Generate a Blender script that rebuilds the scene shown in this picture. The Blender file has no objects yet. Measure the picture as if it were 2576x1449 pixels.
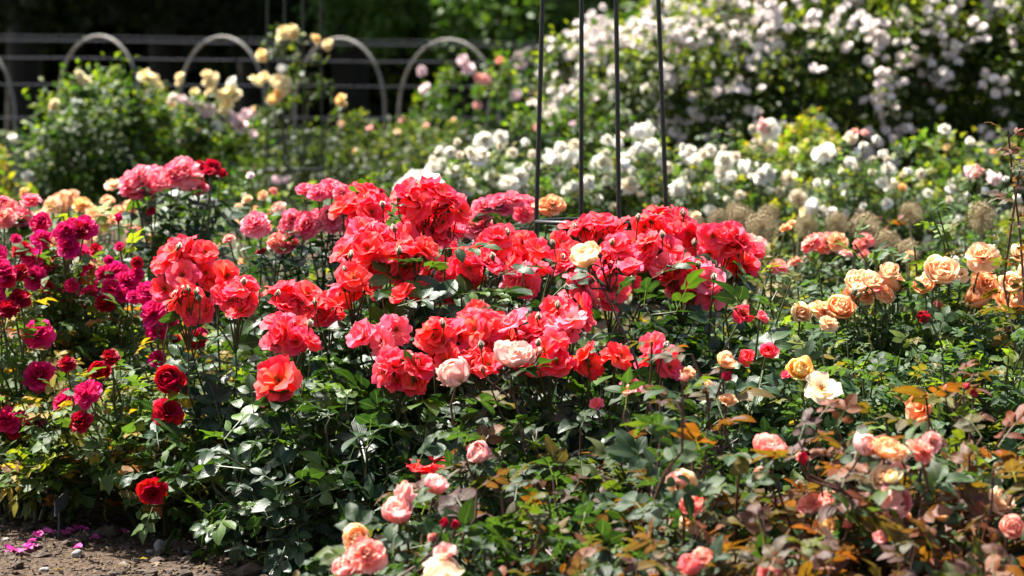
import bpy, math, random
import numpy as np
from mathutils import Vector, Matrix

S = bpy.context.scene
C = S.collection
rng = np.random.default_rng(11)
random.seed(11)
PI = math.pi
# ------------------------------------------------------------------ camera geometry
W, H, FPX = 2576.0, 1449.0, 7513.0
EYE = 0.96
PITCH = math.atan((H / 2 - 300) / FPX)
def at(px, py, d):
    """the point of the garden seen at photo pixel (px, py) at distance d along the ground"""
    u, v = (px - W / 2) / FPX, -(py - H / 2) / FPX
    fy, fz = math.cos(PITCH), -math.sin(PITCH)
    uy, uz = math.sin(PITCH), math.cos(PITCH)
    y = fy + v * uy; z = fz + v * uz
    k = d / y
    return np.array([u * k, d, EYE + z * k])
def unit(v):
    v = np.asarray(v, float)
    return v / (np.linalg.norm(v, axis=-1, keepdims=True) + 1e-12)
UP = np.array([0, 0, 1.0])

# ------------------------------------------------------------------ materials
def new_mat(name):
    m = bpy.data.materials.new(name); m.use_nodes = True
    nt = m.node_tree; nt.nodes.clear()
    return m, nt, nt.nodes, nt.links
def N(nt, t, **kw):
    n = nt.nodes.new(t)
    for k, v in kw.items(): setattr(n, k, v)
    return n
def math_node(nt, op, a, b=None, c=None, clamp=False):
    n = N(nt, 'ShaderNodeMath', operation=op); n.use_clamp = clamp
    for i, x in enumerate((a, b, c)):
        if x is None: continue
        if isinstance(x, (int, float)): n.inputs[i].default_value = x
        else: nt.links.new(x, n.inputs[i])
    return n.outputs[0]
def mix_col(nt, fac, a, b, mode='MIX'):
    n = N(nt, 'ShaderNodeMix', data_type='RGBA', blend_type=mode)
    for s, x in ((n.inputs[0], fac), (n.inputs[6], a), (n.inputs[7], b)):
        if isinstance(x, (int, float)): s.default_value = x
        elif isinstance(x, (tuple, list)): s.default_value = (*x[:3], 1)
        else: nt.links.new(x, s)
    return n.outputs[2]

def leaf_material(name, rough=0.36, trans=0.3, spec=0.5, veins=True):
    m, nt, nd, L = new_mat(name)
    out = N(nt, 'ShaderNodeOutputMaterial')
    at_ = N(nt, 'ShaderNodeAttribute', attribute_name='leaf_tint')
    col = at_.outputs['Color']
    tc = N(nt, 'ShaderNodeTexCoord')
    nz = N(nt, 'ShaderNodeTexNoise'); nz.inputs['Scale'].default_value = 38; nz.inputs['Detail'].default_value = 3
    L.new(tc.outputs['Object'], nz.inputs['Vector'])
    f = math_node(nt, 'MULTIPLY_ADD', nz.outputs[0], 1.1, 0.45)
    hsv = N(nt, 'ShaderNodeHueSaturation'); L.new(f, hsv.inputs['Value']); L.new(col, hsv.inputs['Color'])
    col = hsv.outputs[0]
    p = N(nt, 'ShaderNodeBsdfPrincipled')
    if veins:
        sep = N(nt, 'ShaderNodeSeparateXYZ'); L.new(tc.outputs['UV'], sep.inputs[0])
        ax = math_node(nt, 'ABSOLUTE', math_node(nt, 'SUBTRACT', sep.outputs[0], 0.5))
        w = math_node(nt, 'MULTIPLY_ADD', ax, -1.1, sep.outputs[1])
        fr = math_node(nt, 'PINGPONG', math_node(nt, 'MULTIPLY', w, 7.0), 0.5)
        side = math_node(nt, 'SMOOTH_MIN', fr, 0.22, 0.1)
        mid = math_node(nt, 'MINIMUM', math_node(nt, 'MULTIPLY', ax, 6.0), 0.3)
        hgt = math_node(nt, 'ADD', math_node(nt, 'MULTIPLY', side, 1.0), mid)
        hgt2 = math_node(nt, 'MULTIPLY_ADD', nz.outputs[0], 0.35, hgt)
        bp = N(nt, 'ShaderNodeBump'); bp.inputs['Strength'].default_value = 0.4; bp.inputs['Distance'].default_value = 0.0025
        L.new(hgt2, bp.inputs['Height']); L.new(bp.outputs[0], p.inputs['Normal'])
        vm = math_node(nt, 'LESS_THAN', ax, 0.022)
        col = mix_col(nt, math_node(nt, 'MULTIPLY', vm, 0.45), col, (0.16, 0.22, 0.08))
    geo = N(nt, 'ShaderNodeNewGeometry')
    back = mix_col(nt, 0.25, col, (0.10, 0.13, 0.05))
    face = mix_col(nt, geo.outputs['Backfacing'], col, back)
    L.new(face, p.inputs['Base Color'])
    rr = math_node(nt, 'MULTIPLY_ADD', geo.outputs['Backfacing'], 0.25, rough)
    rr = math_node(nt, 'MULTIPLY_ADD', nz.outputs[0], 0.12, rr)
    L.new(rr, p.inputs['Roughness']); p.inputs['Specular IOR Level'].default_value = spec
    tr = N(nt, 'ShaderNodeBsdfTranslucent')
    L.new(mix_col(nt, 1.0, col, (1.9, 2.0, 0.55), 'MULTIPLY'), tr.inputs['Color'])
    mx = N(nt, 'ShaderNodeMixShader'); mx.inputs[0].default_value = trans
    L.new(p.outputs[0], mx.inputs[1]); L.new(tr.outputs[0], mx.inputs[2])
    L.new(mx.outputs[0], out.inputs[0])
    return m

def petal_material(name, centre, edge=None, trans=0.35, edge_amt=0.35, base=None, rough=0.55):
    """petal colour = the bloom's own colour; the heart, the petal's foot and its rim lean to other tints"""
    m, nt, nd, L = new_mat(name)
    out = N(nt, 'ShaderNodeOutputMaterial')
    oi = N(nt, 'ShaderNodeObjectInfo')
    a = N(nt, 'ShaderNodeAttribute', attribute_name='petal_tint')
    sp = N(nt, 'ShaderNodeSeparateXYZ'); L.new(a.outputs['Vector'], sp.inputs[0])
    rnd, ring = sp.outputs[0], sp.outputs[1]
    tc = N(nt, 'ShaderNodeTexCoord')
    uv = N(nt, 'ShaderNodeSeparateXYZ'); L.new(tc.outputs['UV'], uv.inputs[0])
    col = mix_col(nt, math_node(nt, 'SUBTRACT', 1.0, ring, clamp=True), oi.outputs['Color'], centre)
    if edge:
        e = math_node(nt, 'MULTIPLY', math_node(nt, 'POWER', uv.outputs[1], 2.5), edge_amt)
        e = math_node(nt, 'MULTIPLY', e, math_node(nt, 'MULTIPLY_ADD', rnd, 1.4, 0.2))
        col = mix_col(nt, e, col, edge)
    if base:
        b = math_node(nt, 'POWER', math_node(nt, 'SUBTRACT', 1.0, uv.outputs[1], clamp=True), 4.0)
        col = mix_col(nt, b, col, base)
    nz = N(nt, 'ShaderNodeTexNoise'); nz.inputs['Scale'].default_value = 4; nz.inputs['Detail'].default_value = 4
    mp = N(nt, 'ShaderNodeMapping'); mp.inputs['Scale'].default_value = (9, 1.2, 1)
    L.new(tc.outputs['UV'], mp.inputs[0]); L.new(mp.outputs[0], nz.inputs['Vector'])
    val = math_node(nt, 'MULTIPLY_ADD', rnd, 0.22, 0.88)
    val = math_node(nt, 'MULTIPLY_ADD', nz.outputs[0], 0.28, val)
    hsv = N(nt, 'ShaderNodeHueSaturation'); L.new(val, hsv.inputs['Value']); L.new(col, hsv.inputs['Color'])
    L.new(math_node(nt, 'MULTIPLY_ADD', rnd, 0.024, 0.488), hsv.inputs['Hue'])
    p = N(nt, 'ShaderNodeBsdfPrincipled'); L.new(hsv.outputs[0], p.inputs['Base Color'])
    p.inputs['Roughness'].default_value = rough; p.inputs['Specular IOR Level'].default_value = 0.18
    bp = N(nt, 'ShaderNodeBump'); bp.inputs['Strength'].default_value = 0.25; bp.inputs['Distance'].default_value = 0.002
    L.new(nz.outputs[0], bp.inputs['Height']); L.new(bp.outputs[0], p.inputs['Normal'])
    tr = N(nt, 'ShaderNodeBsdfTranslucent'); L.new(hsv.outputs[0], tr.inputs['Color'])
    mx = N(nt, 'ShaderNodeMixShader'); mx.inputs[0].default_value = trans
    L.new(p.outputs[0], mx.inputs[1]); L.new(tr.outputs[0], mx.inputs[2]); L.new(mx.outputs[0], out.inputs[0])
    return m

def plain_material(name, ca, cb, scale=30, rough=0.6, bump=0.3, metal=0.0, spec=0.5, bdist=0.002):
    m, nt, nd, L = new_mat(name)
    out = N(nt, 'ShaderNodeOutputMaterial'); p = N(nt, 'ShaderNodeBsdfPrincipled')
    tc = N(nt, 'ShaderNodeTexCoord')
    nz = N(nt, 'ShaderNodeTexNoise'); nz.inputs['Scale'].default_value = scale; nz.inputs['Detail'].default_value = 6
    L.new(tc.outputs['Object'], nz.inputs['Vector'])
    L.new(mix_col(nt, math_node(nt, 'MULTIPLY_ADD', nz.outputs[0], 2.4, -0.7, clamp=True), ca, cb), p.inputs['Base Color'])
    p.inputs['Roughness'].default_value = rough; p.inputs['Metallic'].default_value = metal
    p.inputs['Specular IOR Level'].default_value = spec
    bp = N(nt, 'ShaderNodeBump'); bp.inputs['Strength'].default_value = bump; bp.inputs['Distance'].default_value = bdist
    L.new(nz.outputs[0], bp.inputs['Height']); L.new(bp.outputs[0], p.inputs['Normal'])
    L.new(p.outputs[0], out.inputs[0])
    return m

M = dict(
    leaf=leaf_material('rose leaf', 0.34, 0.26, 0.32),
    leaf_matt=leaf_material('small rose leaf', 0.44, 0.36, 0.26),
    leaf_far=leaf_material('distant leaf', 0.48, 0.40, 0.32, False),
    leaf_dark=leaf_material('woodland leaf', 0.5, 0.25, 0.3, False),
    cane=plain_material('green cane', (0.035, 0.055, 0.015), (0.075, 0.07, 0.025), 40, 0.5),
    cane_red=plain_material('red brown cane', (0.05, 0.02, 0.014), (0.10, 0.035, 0.02), 40, 0.5),
    bark=plain_material('bark', (0.012, 0.009, 0.007), (0.028, 0.022, 0.016), 12, 0.9, 0.8, bdist=0.02),
    sepal=plain_material('sepal green', (0.03, 0.055, 0.015), (0.06, 0.075, 0.02), 60, 0.5),
    stamen=plain_material('yellow stamens', (0.5, 0.28, 0.03), (0.25, 0.10, 0.02), 90, 0.7),
    iron=plain_material('painted iron', (0.008, 0.010, 0.008), (0.022, 0.024, 0.015), 60, 0.42),
    hoop=plain_material('weathered hoop', (0.11, 0.105, 0.075), (0.20, 0.195, 0.175), 14, 0.6),
    wire=plain_material('galvanised wire', (0.07, 0.075, 0.085), (0.10, 0.105, 0.115), 40, 0.4),
    stone=plain_material('grey stone', (0.20, 0.19, 0.18), (0.34, 0.32, 0.30), 25, 0.85, 0.6),
    plate=plain_material('dark label', (0.03, 0.034, 0.038), (0.05, 0.054, 0.058), 35, 0.45),
    chip=plain_material('mulch chips', (0.025, 0.015, 0.010), (0.15, 0.095, 0.055), 9, 0.9),
    clod=plain_material('earth clod', (0.025, 0.017, 0.012), (0.10, 0.068, 0.044), 60, 0.95, 0.8),
    allium=plain_material('dry allium floret', (0.30, 0.22, 0.11), (0.46, 0.36, 0.20), 30, 0.8),
    allium_stem=plain_material('dry allium stalk', (0.20, 0.17, 0.08), (0.28, 0.24, 0.12), 30, 0.7),
)
P = dict(
    coral=petal_material('coral petal', (0.92, 0.030, 0.025), (0.95, 0.17, 0.24), 0.50, 0.6, (0.85, 0.30, 0.08)),
    magenta=petal_material('magenta petal', (0.48, 0.004, 0.045), (0.80, 0.04, 0.24), 0.42, 0.45),
    crimson=petal_material('crimson petal', (0.30, 0.002, 0.012), (0.60, 0.01, 0.06), 0.28, 0.4),
    pink=petal_material('pink petal', (0.90, 0.035, 0.10), (0.95, 0.40, 0.46), 0.46, 0.8),
    apricot=petal_material('apricot petal', (0.94, 0.48, 0.20), (0.95, 0.76, 0.58), 0.46, 0.5, (0.85, 0.45, 0.08)),
    blush=petal_material('blush petal', (0.92, 0.42, 0.28), (0.93, 0.62, 0.58), 0.42, 0.5, (0.85, 0.48, 0.2)),
    white=petal_material('white petal', (0.86, 0.78, 0.60), (0.84, 0.83, 0.80), 0.3, 0.5),
    yellow=petal_material('yellow petal', (0.92, 0.62, 0.18), (0.93, 0.86, 0.62), 0.42, 0.5),
    rambler=petal_material('rambler petal', (0.82, 0.66, 0.60), (0.86, 0.84, 0.80), 0.3, 0.5),
)

# ------------------------------------------------------------------ mesh helpers
class Geo:
    def __init__(s): s.v, s.f, s.uv, s.col, s.mi, s.n = [], [], [], [], [], 0
    def add(s, v, f, uv=None, col=None, mi=0):
        v = np.asarray(v, float); f = np.asarray(f, int)
        if len(v) == 0: return
        s.v.append(v); s.f.append(f + s.n); s.n += len(v)
        s.uv.append(np.zeros((len(v), 2)) if uv is None else uv)
        c = np.zeros((len(v), 3)) + (0.5 if col is None else col)
        s.col.append(c); s.mi.append(np.full(len(f), mi))
    def mesh(s, name, mats, attr='leaf_tint', smooth=True, origin=None):
        me = bpy.data.meshes.new(name)
        v = np.concatenate(s.v); f = np.concatenate(s.f); uv = np.concatenate(s.uv); col = np.concatenate(s.col)
        if origin is not None: v = v - np.asarray(origin)
        me.vertices.add(len(v)); me.vertices.foreach_set('co', v.astype(np.float32).ravel())
        me.loops.add(f.size); me.loops.foreach_set('vertex_index', f.astype(np.int32).ravel())
        me.polygons.add(len(f)); me.polygons.foreach_set('loop_start', np.arange(0, f.size, 4, dtype=np.int32))
        me.polygons.foreach_set('material_index', np.concatenate(s.mi).astype(np.int32))
        me.polygons.foreach_set('use_smooth', np.full(len(f), smooth))
        ul = me.uv_layers.new(name='UVMap'); ul.data.foreach_set('uv', uv[f.ravel()].astype(np.float32).ravel())
        a = me.attributes.new(attr, 'FLOAT_COLOR', 'POINT')
        a.data.foreach_set('color', np.c_[col, np.ones(len(col))].astype(np.float32).ravel())
        for m in (mats if isinstance(mats, (list, tuple)) else [mats]): me.materials.append(m)
        me.update(calc_edges=True)
        return me
def obj(name, me, parent=None, loc=(0, 0, 0)):
    o = bpy.data.objects.new(name, me); C.objects.link(o); o.location = loc
    if parent is not None: o.parent = parent
    return o
def tag(o, label=None, cat=None, group=None, kind=None):
    for k, v in (('label', label), ('category', cat), ('group', group), ('kind', kind)):
        if v: o[k] = v
    return o
def thing(name, loc, label, cat, group=None):
    return tag(obj(name, None, None, loc), label, cat, group)

def grid_faces(nu, nv):
    i = np.arange(nu * nv).reshape(nv, nu)
    return np.stack([i[:-1, :-1], i[:-1, 1:], i[1:, 1:], i[1:, :-1]], -1).reshape(-1, 4)
def tube(path, rad, sides=5, cap=True):
    path = np.asarray(path, float); n = len(path)
    rad = np.zeros(n) + rad
    t = unit(np.gradient(path, axis=0))
    ref = np.array([0.31, 0.17, 0.93]) if abs(t[:, 2]).mean() < 0.9 else np.array([1.0, 0.1, 0])
    x = unit(np.cross(t, ref)); y = np.cross(t, x)
    a = np.linspace(0, 2 * PI, sides, endpoint=False)
    v = path[:, None] + rad[:, None, None] * (x[:, None] * np.cos(a)[None, :, None] + y[:, None] * np.sin(a)[None, :, None])
    i = np.arange(n * sides).reshape(n, sides); j = np.roll(i, -1, 1)
    f = np.stack([i[:-1], j[:-1], j[1:], i[1:]], -1).reshape(-1, 4)
    return v.reshape(-1, 3), f
def bez(p0, t0, p1, t1, n=8, a=0.4, b=0.35):
    l = np.linalg.norm(p1 - p0); c0 = p0 + t0 * l * a; c1 = p1 - t1 * l * b
    t = np.linspace(0, 1, n)[:, None]
    return (1 - t) ** 3 * p0 + 3 * (1 - t) ** 2 * t * c0 + 3 * (1 - t) * t * t * c1 + t ** 3 * p1

# ------------------------------------------------------------------ leaves
def leaflet(ns, nc, L, wid, fold, droop, wave, r):
    t = np.linspace(0, 1, ns); u = np.linspace(-1, 1, nc)
    w = np.sin(PI * np.clip(t, 0, 1) ** 0.80) ** 0.75 * wid / 2 * L + 0.012 * L
    w[-1] = 0.008 * L
    T, U = np.meshgrid(t, u, indexing='ij'); Wd = w[:, None]
    x = U * Wd * math.cos(fold)
    ph = r.uniform(0, 6)
    z = np.abs(U) * Wd * math.sin(fold) - droop * L * T ** 2 + wave * L * np.sin(T * 9 + ph + U * 1.5) * np.abs(U)
    z += 0.03 * L * np.cos(U * PI) * Wd / (wid * L)
    y = T * L
    return np.stack([x, y, z], -1).reshape(-1, 3), grid_faces(nc, ns), np.stack([(U + 1) / 2, T], -1).reshape(-1, 2)
def rotz(a): c, s = math.cos(a), math.sin(a); return np.array([[c, -s, 0], [s, c, 0], [0, 0, 1]])
def rotx(a): c, s = math.cos(a), math.sin(a); return np.array([[1, 0, 0], [0, c, -s], [0, s, c]])
def roty(a): c, s = math.cos(a), math.sin(a); return np.array([[c, 0, s], [0, 1, 0], [-s, 0, c]])
def compound(level, r, wid=0.62):
    ns, nc = {0: (6, 5), 1: (4, 3), 2: (3, 3)}[level]
    V, F, UV, LID, n = [], [], [], [], 0
    sets = [(1.30, 0.0, 1.0), (1.12, 1.0, 0.9), (1.10, -1.0, 0.9), (0.55, 1.15, 0.72), (0.52, -1.15, 0.72)]
    if r.random() < 0.25: sets = sets[:3]
    bend = r.uniform(0.0, 0.22)
    for k, (yb, az, L) in enumerate(sets):
        L *= r.uniform(0.85, 1.1)
        v, f, uv = leaflet(ns, nc, L, wid * r.uniform(0.9, 1.12), r.uniform(0.12, 0.42), r.uniform(0.0, 0.34), r.uniform(0.0, 0.09), r)
        R = rotz(-az * r.uniform(0.85, 1.1)) @ rotx(r.uniform(-0.35, 0.15)) @ roty(r.uniform(-0.35, 0.35))
        v = v @ R.T + np.array([0.05 * np.sign(az), yb, -bend * yb * yb * 0.4])
        V.append(v); F.append(f + n); UV.append(uv); LID.append(np.full(len(v), k)); n += len(v)
    if level < 2:
        yy = np.linspace(0, 1.33, 4); pts = np.stack([yy * 0, yy, -bend * yy * yy * 0.4], -1)
        for dx in ((0.022, 0, 0), ):
            v = np.concatenate([pts - dx, pts + np.array(dx)]); i = np.arange(4)
            f = np.stack([i[:-1], i[:-1] + 4, i[1:] + 4, i[1:]], -1)
            V.append(v); F.append(f + n); UV.append(np.full((8, 2), 0.5)); LID.append(np.full(8, 9)); n += 8
    return np.concatenate(V), np.concatenate(F), np.concatenate(UV), np.concatenate(LID)
_lr = np.random.default_rng(5)
LEAVES = {lv: [compound(lv, _lr) for _ in range(8)] for lv in (0, 1, 2)}
NARROW = {lv: [compound(lv, _lr, 0.5) for _ in range(8)] for lv in (0, 1, 2)}
def scatter_leaves(g, loc, d, up, size, col, level, narrow=False):
    loc, d, up, size, col = (np.asarray(a, float) for a in (loc, d, up, size, col))
    d = unit(d); x = unit(np.cross(d, up)); z = np.cross(x, d)
    R = np.stack([x, d, z], -1)
    which = rng.integers(0, 8, len(loc))
    for k in range(8):
        s = which == k
        if not s.any(): continue
        v, f, uv, lid = (NARROW if narrow else LEAVES)[level][k]
        K = s.sum()
        vv = np.einsum('kij,nj->kni', R[s], v) * size[s, None, None] + loc[s, None]
        var = rng.uniform(0.8, 1.22, (K, 10))[:, lid]
        cc = col[s, None] * var[..., None]
        g.add(vv.reshape(-1, 3), (f[None] + (np.arange(K) * len(v))[:, None, None]).reshape(-1, 4), np.tile(uv, (K, 1)), cc.reshape(-1, 3))
def scatter_cards(g, loc, d, up, size, col):
    """small folded single leaves for far foliage"""
    d = unit(d); x = unit(np.cross(d, up)); z = np.cross(x, d)
    tv = np.array([[0, 0, 0], [0.32, 0.5, 0.10], [0, 1, -0.12], [-0.32, 0.5, 0.10], [0, 0.5, 0]], float)
    tf = np.array([[0, 1, 2, 4], [0, 4, 2, 3]])
    R = np.stack([x, d, z], -1); K = len(loc)
    vv = np.einsum('kij,nj->kni', R, tv) * np.asarray(size)[:, None, None] + np.asarray(loc)[:, None]
    g.add(vv.reshape(-1, 3), (tf[None] + (np.arange(K) * 5)[:, None, None]).reshape(-1, 4), None, np.repeat(col, 5, 0))
def pick(cols, n, r=rng):
    c = np.asarray(cols, float)
    i = r.integers(0, len(c), n); j = r.integers(0, len(c), n); t = r.random((n, 1)) * 0.6
    return (c[i] * (1 - t) + c[j] * t) * r.uniform(0.8, 1.25, (n, 1))

# ------------------------------------------------------------------ blooms
def petal(th0, th1, L, wd, cup, ruf, notch, phi, r, nu=5, nv=5, r0=0.0, z0=0.0, curl=0.0):
    v_ = np.linspace(0, 1, nv); u_ = np.linspace(-1, 1, nu)
    th = th0 + (th1 - th0) * v_ + curl * np.clip(v_ - 0.7, 0, 1) * 3
    dv = np.diff(v_, prepend=0) * L
    rr = r0 + np.cumsum(np.sin(th) * dv); zz = z0 + np.cumsum(np.cos(th) * dv)
    w = wd * L * (0.22 + 0.78 * np.sin(PI / 2 * np.clip(v_ * 1.25, 0, 1))) * np.sqrt(np.clip(1 - (np.clip(v_ - 0.72, 0, 1) / 0.28) ** 2 * 0.55, 0.05, 1))
    Vg, Ug = np.meshgrid(v_, u_, indexing='ij')
    ph = r.uniform(0, 6.28, 3)
    wav = ruf * L * Vg ** 1.5 * (np.sin(Ug * 2.8 + ph[0]) + 0.45 * np.sin(Ug * 5.2 + Vg * 3 + ph[1]))
    back = notch * L * Vg ** 3 * np.exp(-(Ug / 0.35) ** 2) + 0.16 * L * Vg ** 3 * np.abs(Ug) ** 3
    nin_r, nin_z = -np.cos(th)[:, None], np.sin(th)[:, None]
    off = cup * (w[:, None]) * Ug ** 2 + wav
    R_ = rr[:, None] + nin_r * off - np.sin(th)[:, None] * back
    Z_ = zz[:, None] + nin_z * off - np.cos(th)[:, None] * back
    X_ = Ug * w[:, None]
    p = np.stack([R_, X_, Z_], -1).reshape(-1, 3) @ rotz(phi).T
    uv = np.stack([(Ug + 1) / 2, Vg], -1).reshape(-1, 2)
    return p, grid_faces(nu, nv), uv
D = math.radians
RINGS = {  # (count, th0, th1, L, width, cup, ruffle, notch, r0, z0)
    'semi': [(6, 58, 98, 1.00, 0.58, 0.10, 0.07, 0.12, 0.05, 0.0), (5, 46, 82, 0.92, 0.55, 0.16, 0.085, 0.12, 0.05, 0.04), (3, 25, 60, 0.62, 0.45, 0.3, 0.10, 0.1, 0.04, 0.06)],
    'semi_up': [(6, 42, 80, 1.00, 0.60, 0.18, 0.085, 0.12, 0.05, 0.0), (5, 28, 62, 0.95, 0.55, 0.25, 0.10, 0.12, 0.05, 0.04), (3, 10, 36, 0.78, 0.45, 0.3, 0.10, 0.1, 0.04, 0.06)],
    'cup': [(6, 100, 5, 1.25, 0.52, 0.42, 0.03, 0.06, 0.05, 0.0), (6, 92, -10, 1.15, 0.48, 0.5, 0.03, 0.05, 0.05, 0.06), (7, 75, -20, 1.0, 0.42, 0.5, 0.05, 0.06, 0.05, 0.1), (8, 55, -20, 0.9, 0.36, 0.5, 0.07, 0.06, 0.05, 0.12), (7, 30, -15, 0.85, 0.3, 0.5, 0.08, 0.06, 0.04, 0.14)],
    'globe': [(5, 105, -40, 1.45, 0.6, 0.5, 0.02, 0.03, 0.05, 0.0), (5, 98, -45, 1.4, 0.55, 0.55, 0.03, 0.03, 0.05, 0.04), (6, 80, -45, 1.25, 0.45, 0.55, 0.05, 0.05, 0.05, 0.08), (6, 50, -30, 1.05, 0.36, 0.5, 0.06, 0.05, 0.05, 0.1)],
    'rosette': [(8, 72, 104, 1.0, 0.46, 0.14, 0.05, 0.07, 0.05, 0.0), (9, 62, 84, 0.92, 0.40, 0.25, 0.06, 0.07, 0.05, 0.05), (10, 52, 62, 0.82, 0.36, 0.35, 0.07, 0.06, 0.05, 0.08), (10, 40, 36, 0.7, 0.32, 0.45, 0.08, 0.06, 0.05, 0.1), (9, 25, 5, 0.6, 0.28, 0.5, 0.08, 0.06, 0.04, 0.12)],
    'pompon': [(9, 80, 112, 0.9, 0.42, 0.2, 0.05, 0.06, 0.05, 0.0), (9, 66, 80, 0.9, 0.40, 0.3, 0.06, 0.07, 0.05, 0.05), (9, 48, 50, 0.88, 0.36, 0.4, 0.07, 0.07, 0.05, 0.08), (9, 30, 20, 0.82, 0.32, 0.45, 0.08, 0.07, 0.05, 0.1), (7, 14, -5, 0.78, 0.26, 0.5, 0.08, 0.07, 0.03, 0.12)],
    'single': [(5, 60, 92, 1.0, 0.62, 0.12, 0.05, 0.10, 0.05, 0.0), (5, 55, 80, 0.8, 0.5, 0.2, 0.06, 0.1, 0.05, 0.04)],
    'bud': [(4, 60, -35, 1.0, 0.42, 0.75, 0.0, 0.0, 0.04, 0.0), (4, 40, -20, 1.05, 0.36, 0.8, 0.0, 0.0, 0.02, 0.02)],
    'opening': [(5, 78, 10, 1.15, 0.5, 0.5, 0.03, 0.02, 0.04, 0.0), (5, 60, -20, 1.2, 0.44, 0.6, 0.03, 0.02, 0.04, 0.04), (5, 40, -20, 1.15, 0.36, 0.6, 0.03, 0.02, 0.03, 0.06)],
}
_bl = {}
def bloom_mesh(shape, var, mat, lod=0):
    key = (shape, var, mat, lod)
    if key in _bl: return _bl[key]
    r = np.random.default_rng(sum(map(ord, shape)) * 7 + var)
    g = Geo(); rings = RINGS[shape]; n = {0: 7, 1: 4, 2: 3}[lod]
    if lod == 2: rings = rings[:3]
    for k, (cnt, a, b, L, w, cup, ruf, notch, r0, z0) in enumerate(rings):
        ph = r.uniform(0, 6.28)
        for i in range(cnt):
            big = shape in ('semi', 'semi_up', 'single')
            th_j = r.normal(0, 0.13 if big else 0.09)
            v, f, uv = petal(D(a) + th_j, D(b) + th_j * 1.5 + r.normal(0, 0.12), L * r.uniform(0.86, 1.1), w * r.uniform(0.9, 1.1), cup * r.uniform(0.7, 1.3),
                             ruf * r.uniform(0.5, 1.6), notch * (r.uniform(-1.8, 1.6) if big else r.uniform(0.3, 1.6)), ph + i * 2 * PI / cnt + r.normal(0, 0.1), r, n, n, r0, z0, r.uniform(-0.05, 0.28))
            ring = 1 - k / max(1, len(RINGS[shape]) - 1) * (0.45 if big else 0.85)
            g.add(v, f, uv, np.array([r.random(), ring, 0]))
    rad = np.concatenate(g.v); rad = np.percentile(np.hypot(rad[:, 0], rad[:, 1]), 97)
    # calyx: little hip and five sepals
    t = np.linspace(0, 1, 5)
    hv, hf = tube(np.stack([t * 0, t * 0, -0.22 + t * 0.26], -1), np.array([0.04, 0.10, 0.13, 0.13, 0.10]), 6)
    g.add(hv, hf, None, None, 1)
    for i in range(5):
        v, f, uv = petal(D(100 if shape != 'bud' else 60), D(130 if shape != 'bud' else -10), 0.5 if shape != 'bud' else 0.75, 0.17 if shape != 'bud' else 0.28, 0.3, 0.0, -0.3, i * 1.257 + 0.3, r, 3, 4, 0.10 if shape != 'bud' else 0.06, -0.02)
        g.add(v * np.array([1.02, 1.02, 1]), f, uv, None, 1)
    g.v = [v / rad for v in g.v]
    me = g.mesh(f'{mat} bloom', [P[mat], M['sepal']], 'petal_tint')
    _bl[key] = me
    return me
def stamen_mesh():
    if 'st' in _bl: return _bl['st']
    r = np.random.default_rng(3); g = Geo()
    for i in range(34):
        a, tl = r.uniform(0, 6.28), r.uniform(0.15, 0.75)
        e = np.array([math.sin(tl) * math.cos(a), math.sin(tl) * math.sin(a), math.cos(tl)])
        L = r.uniform(0.2, 0.3)
        v, f = tube(np.stack([e * 0.02, e * L * 0.9, e * L, e * (L + 0.035)]), np.array([0.006, 0.006, 0.018, 0.010]), 4)
        g.add(v, f)
    _bl['st'] = g.mesh('stamens', M['stamen']); return _bl['st']
def orient(o, direction, spin, scale, squash=1.0):
    q = Vector(direction).to_track_quat('Z', 'Y')
    o.rotation_mode = 'QUATERNION'
    o.rotation_quaternion = q @ Matrix.Rotation(spin, 3, 'Z').to_quaternion()
    o.scale = (scale, scale, scale * squash)

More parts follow.
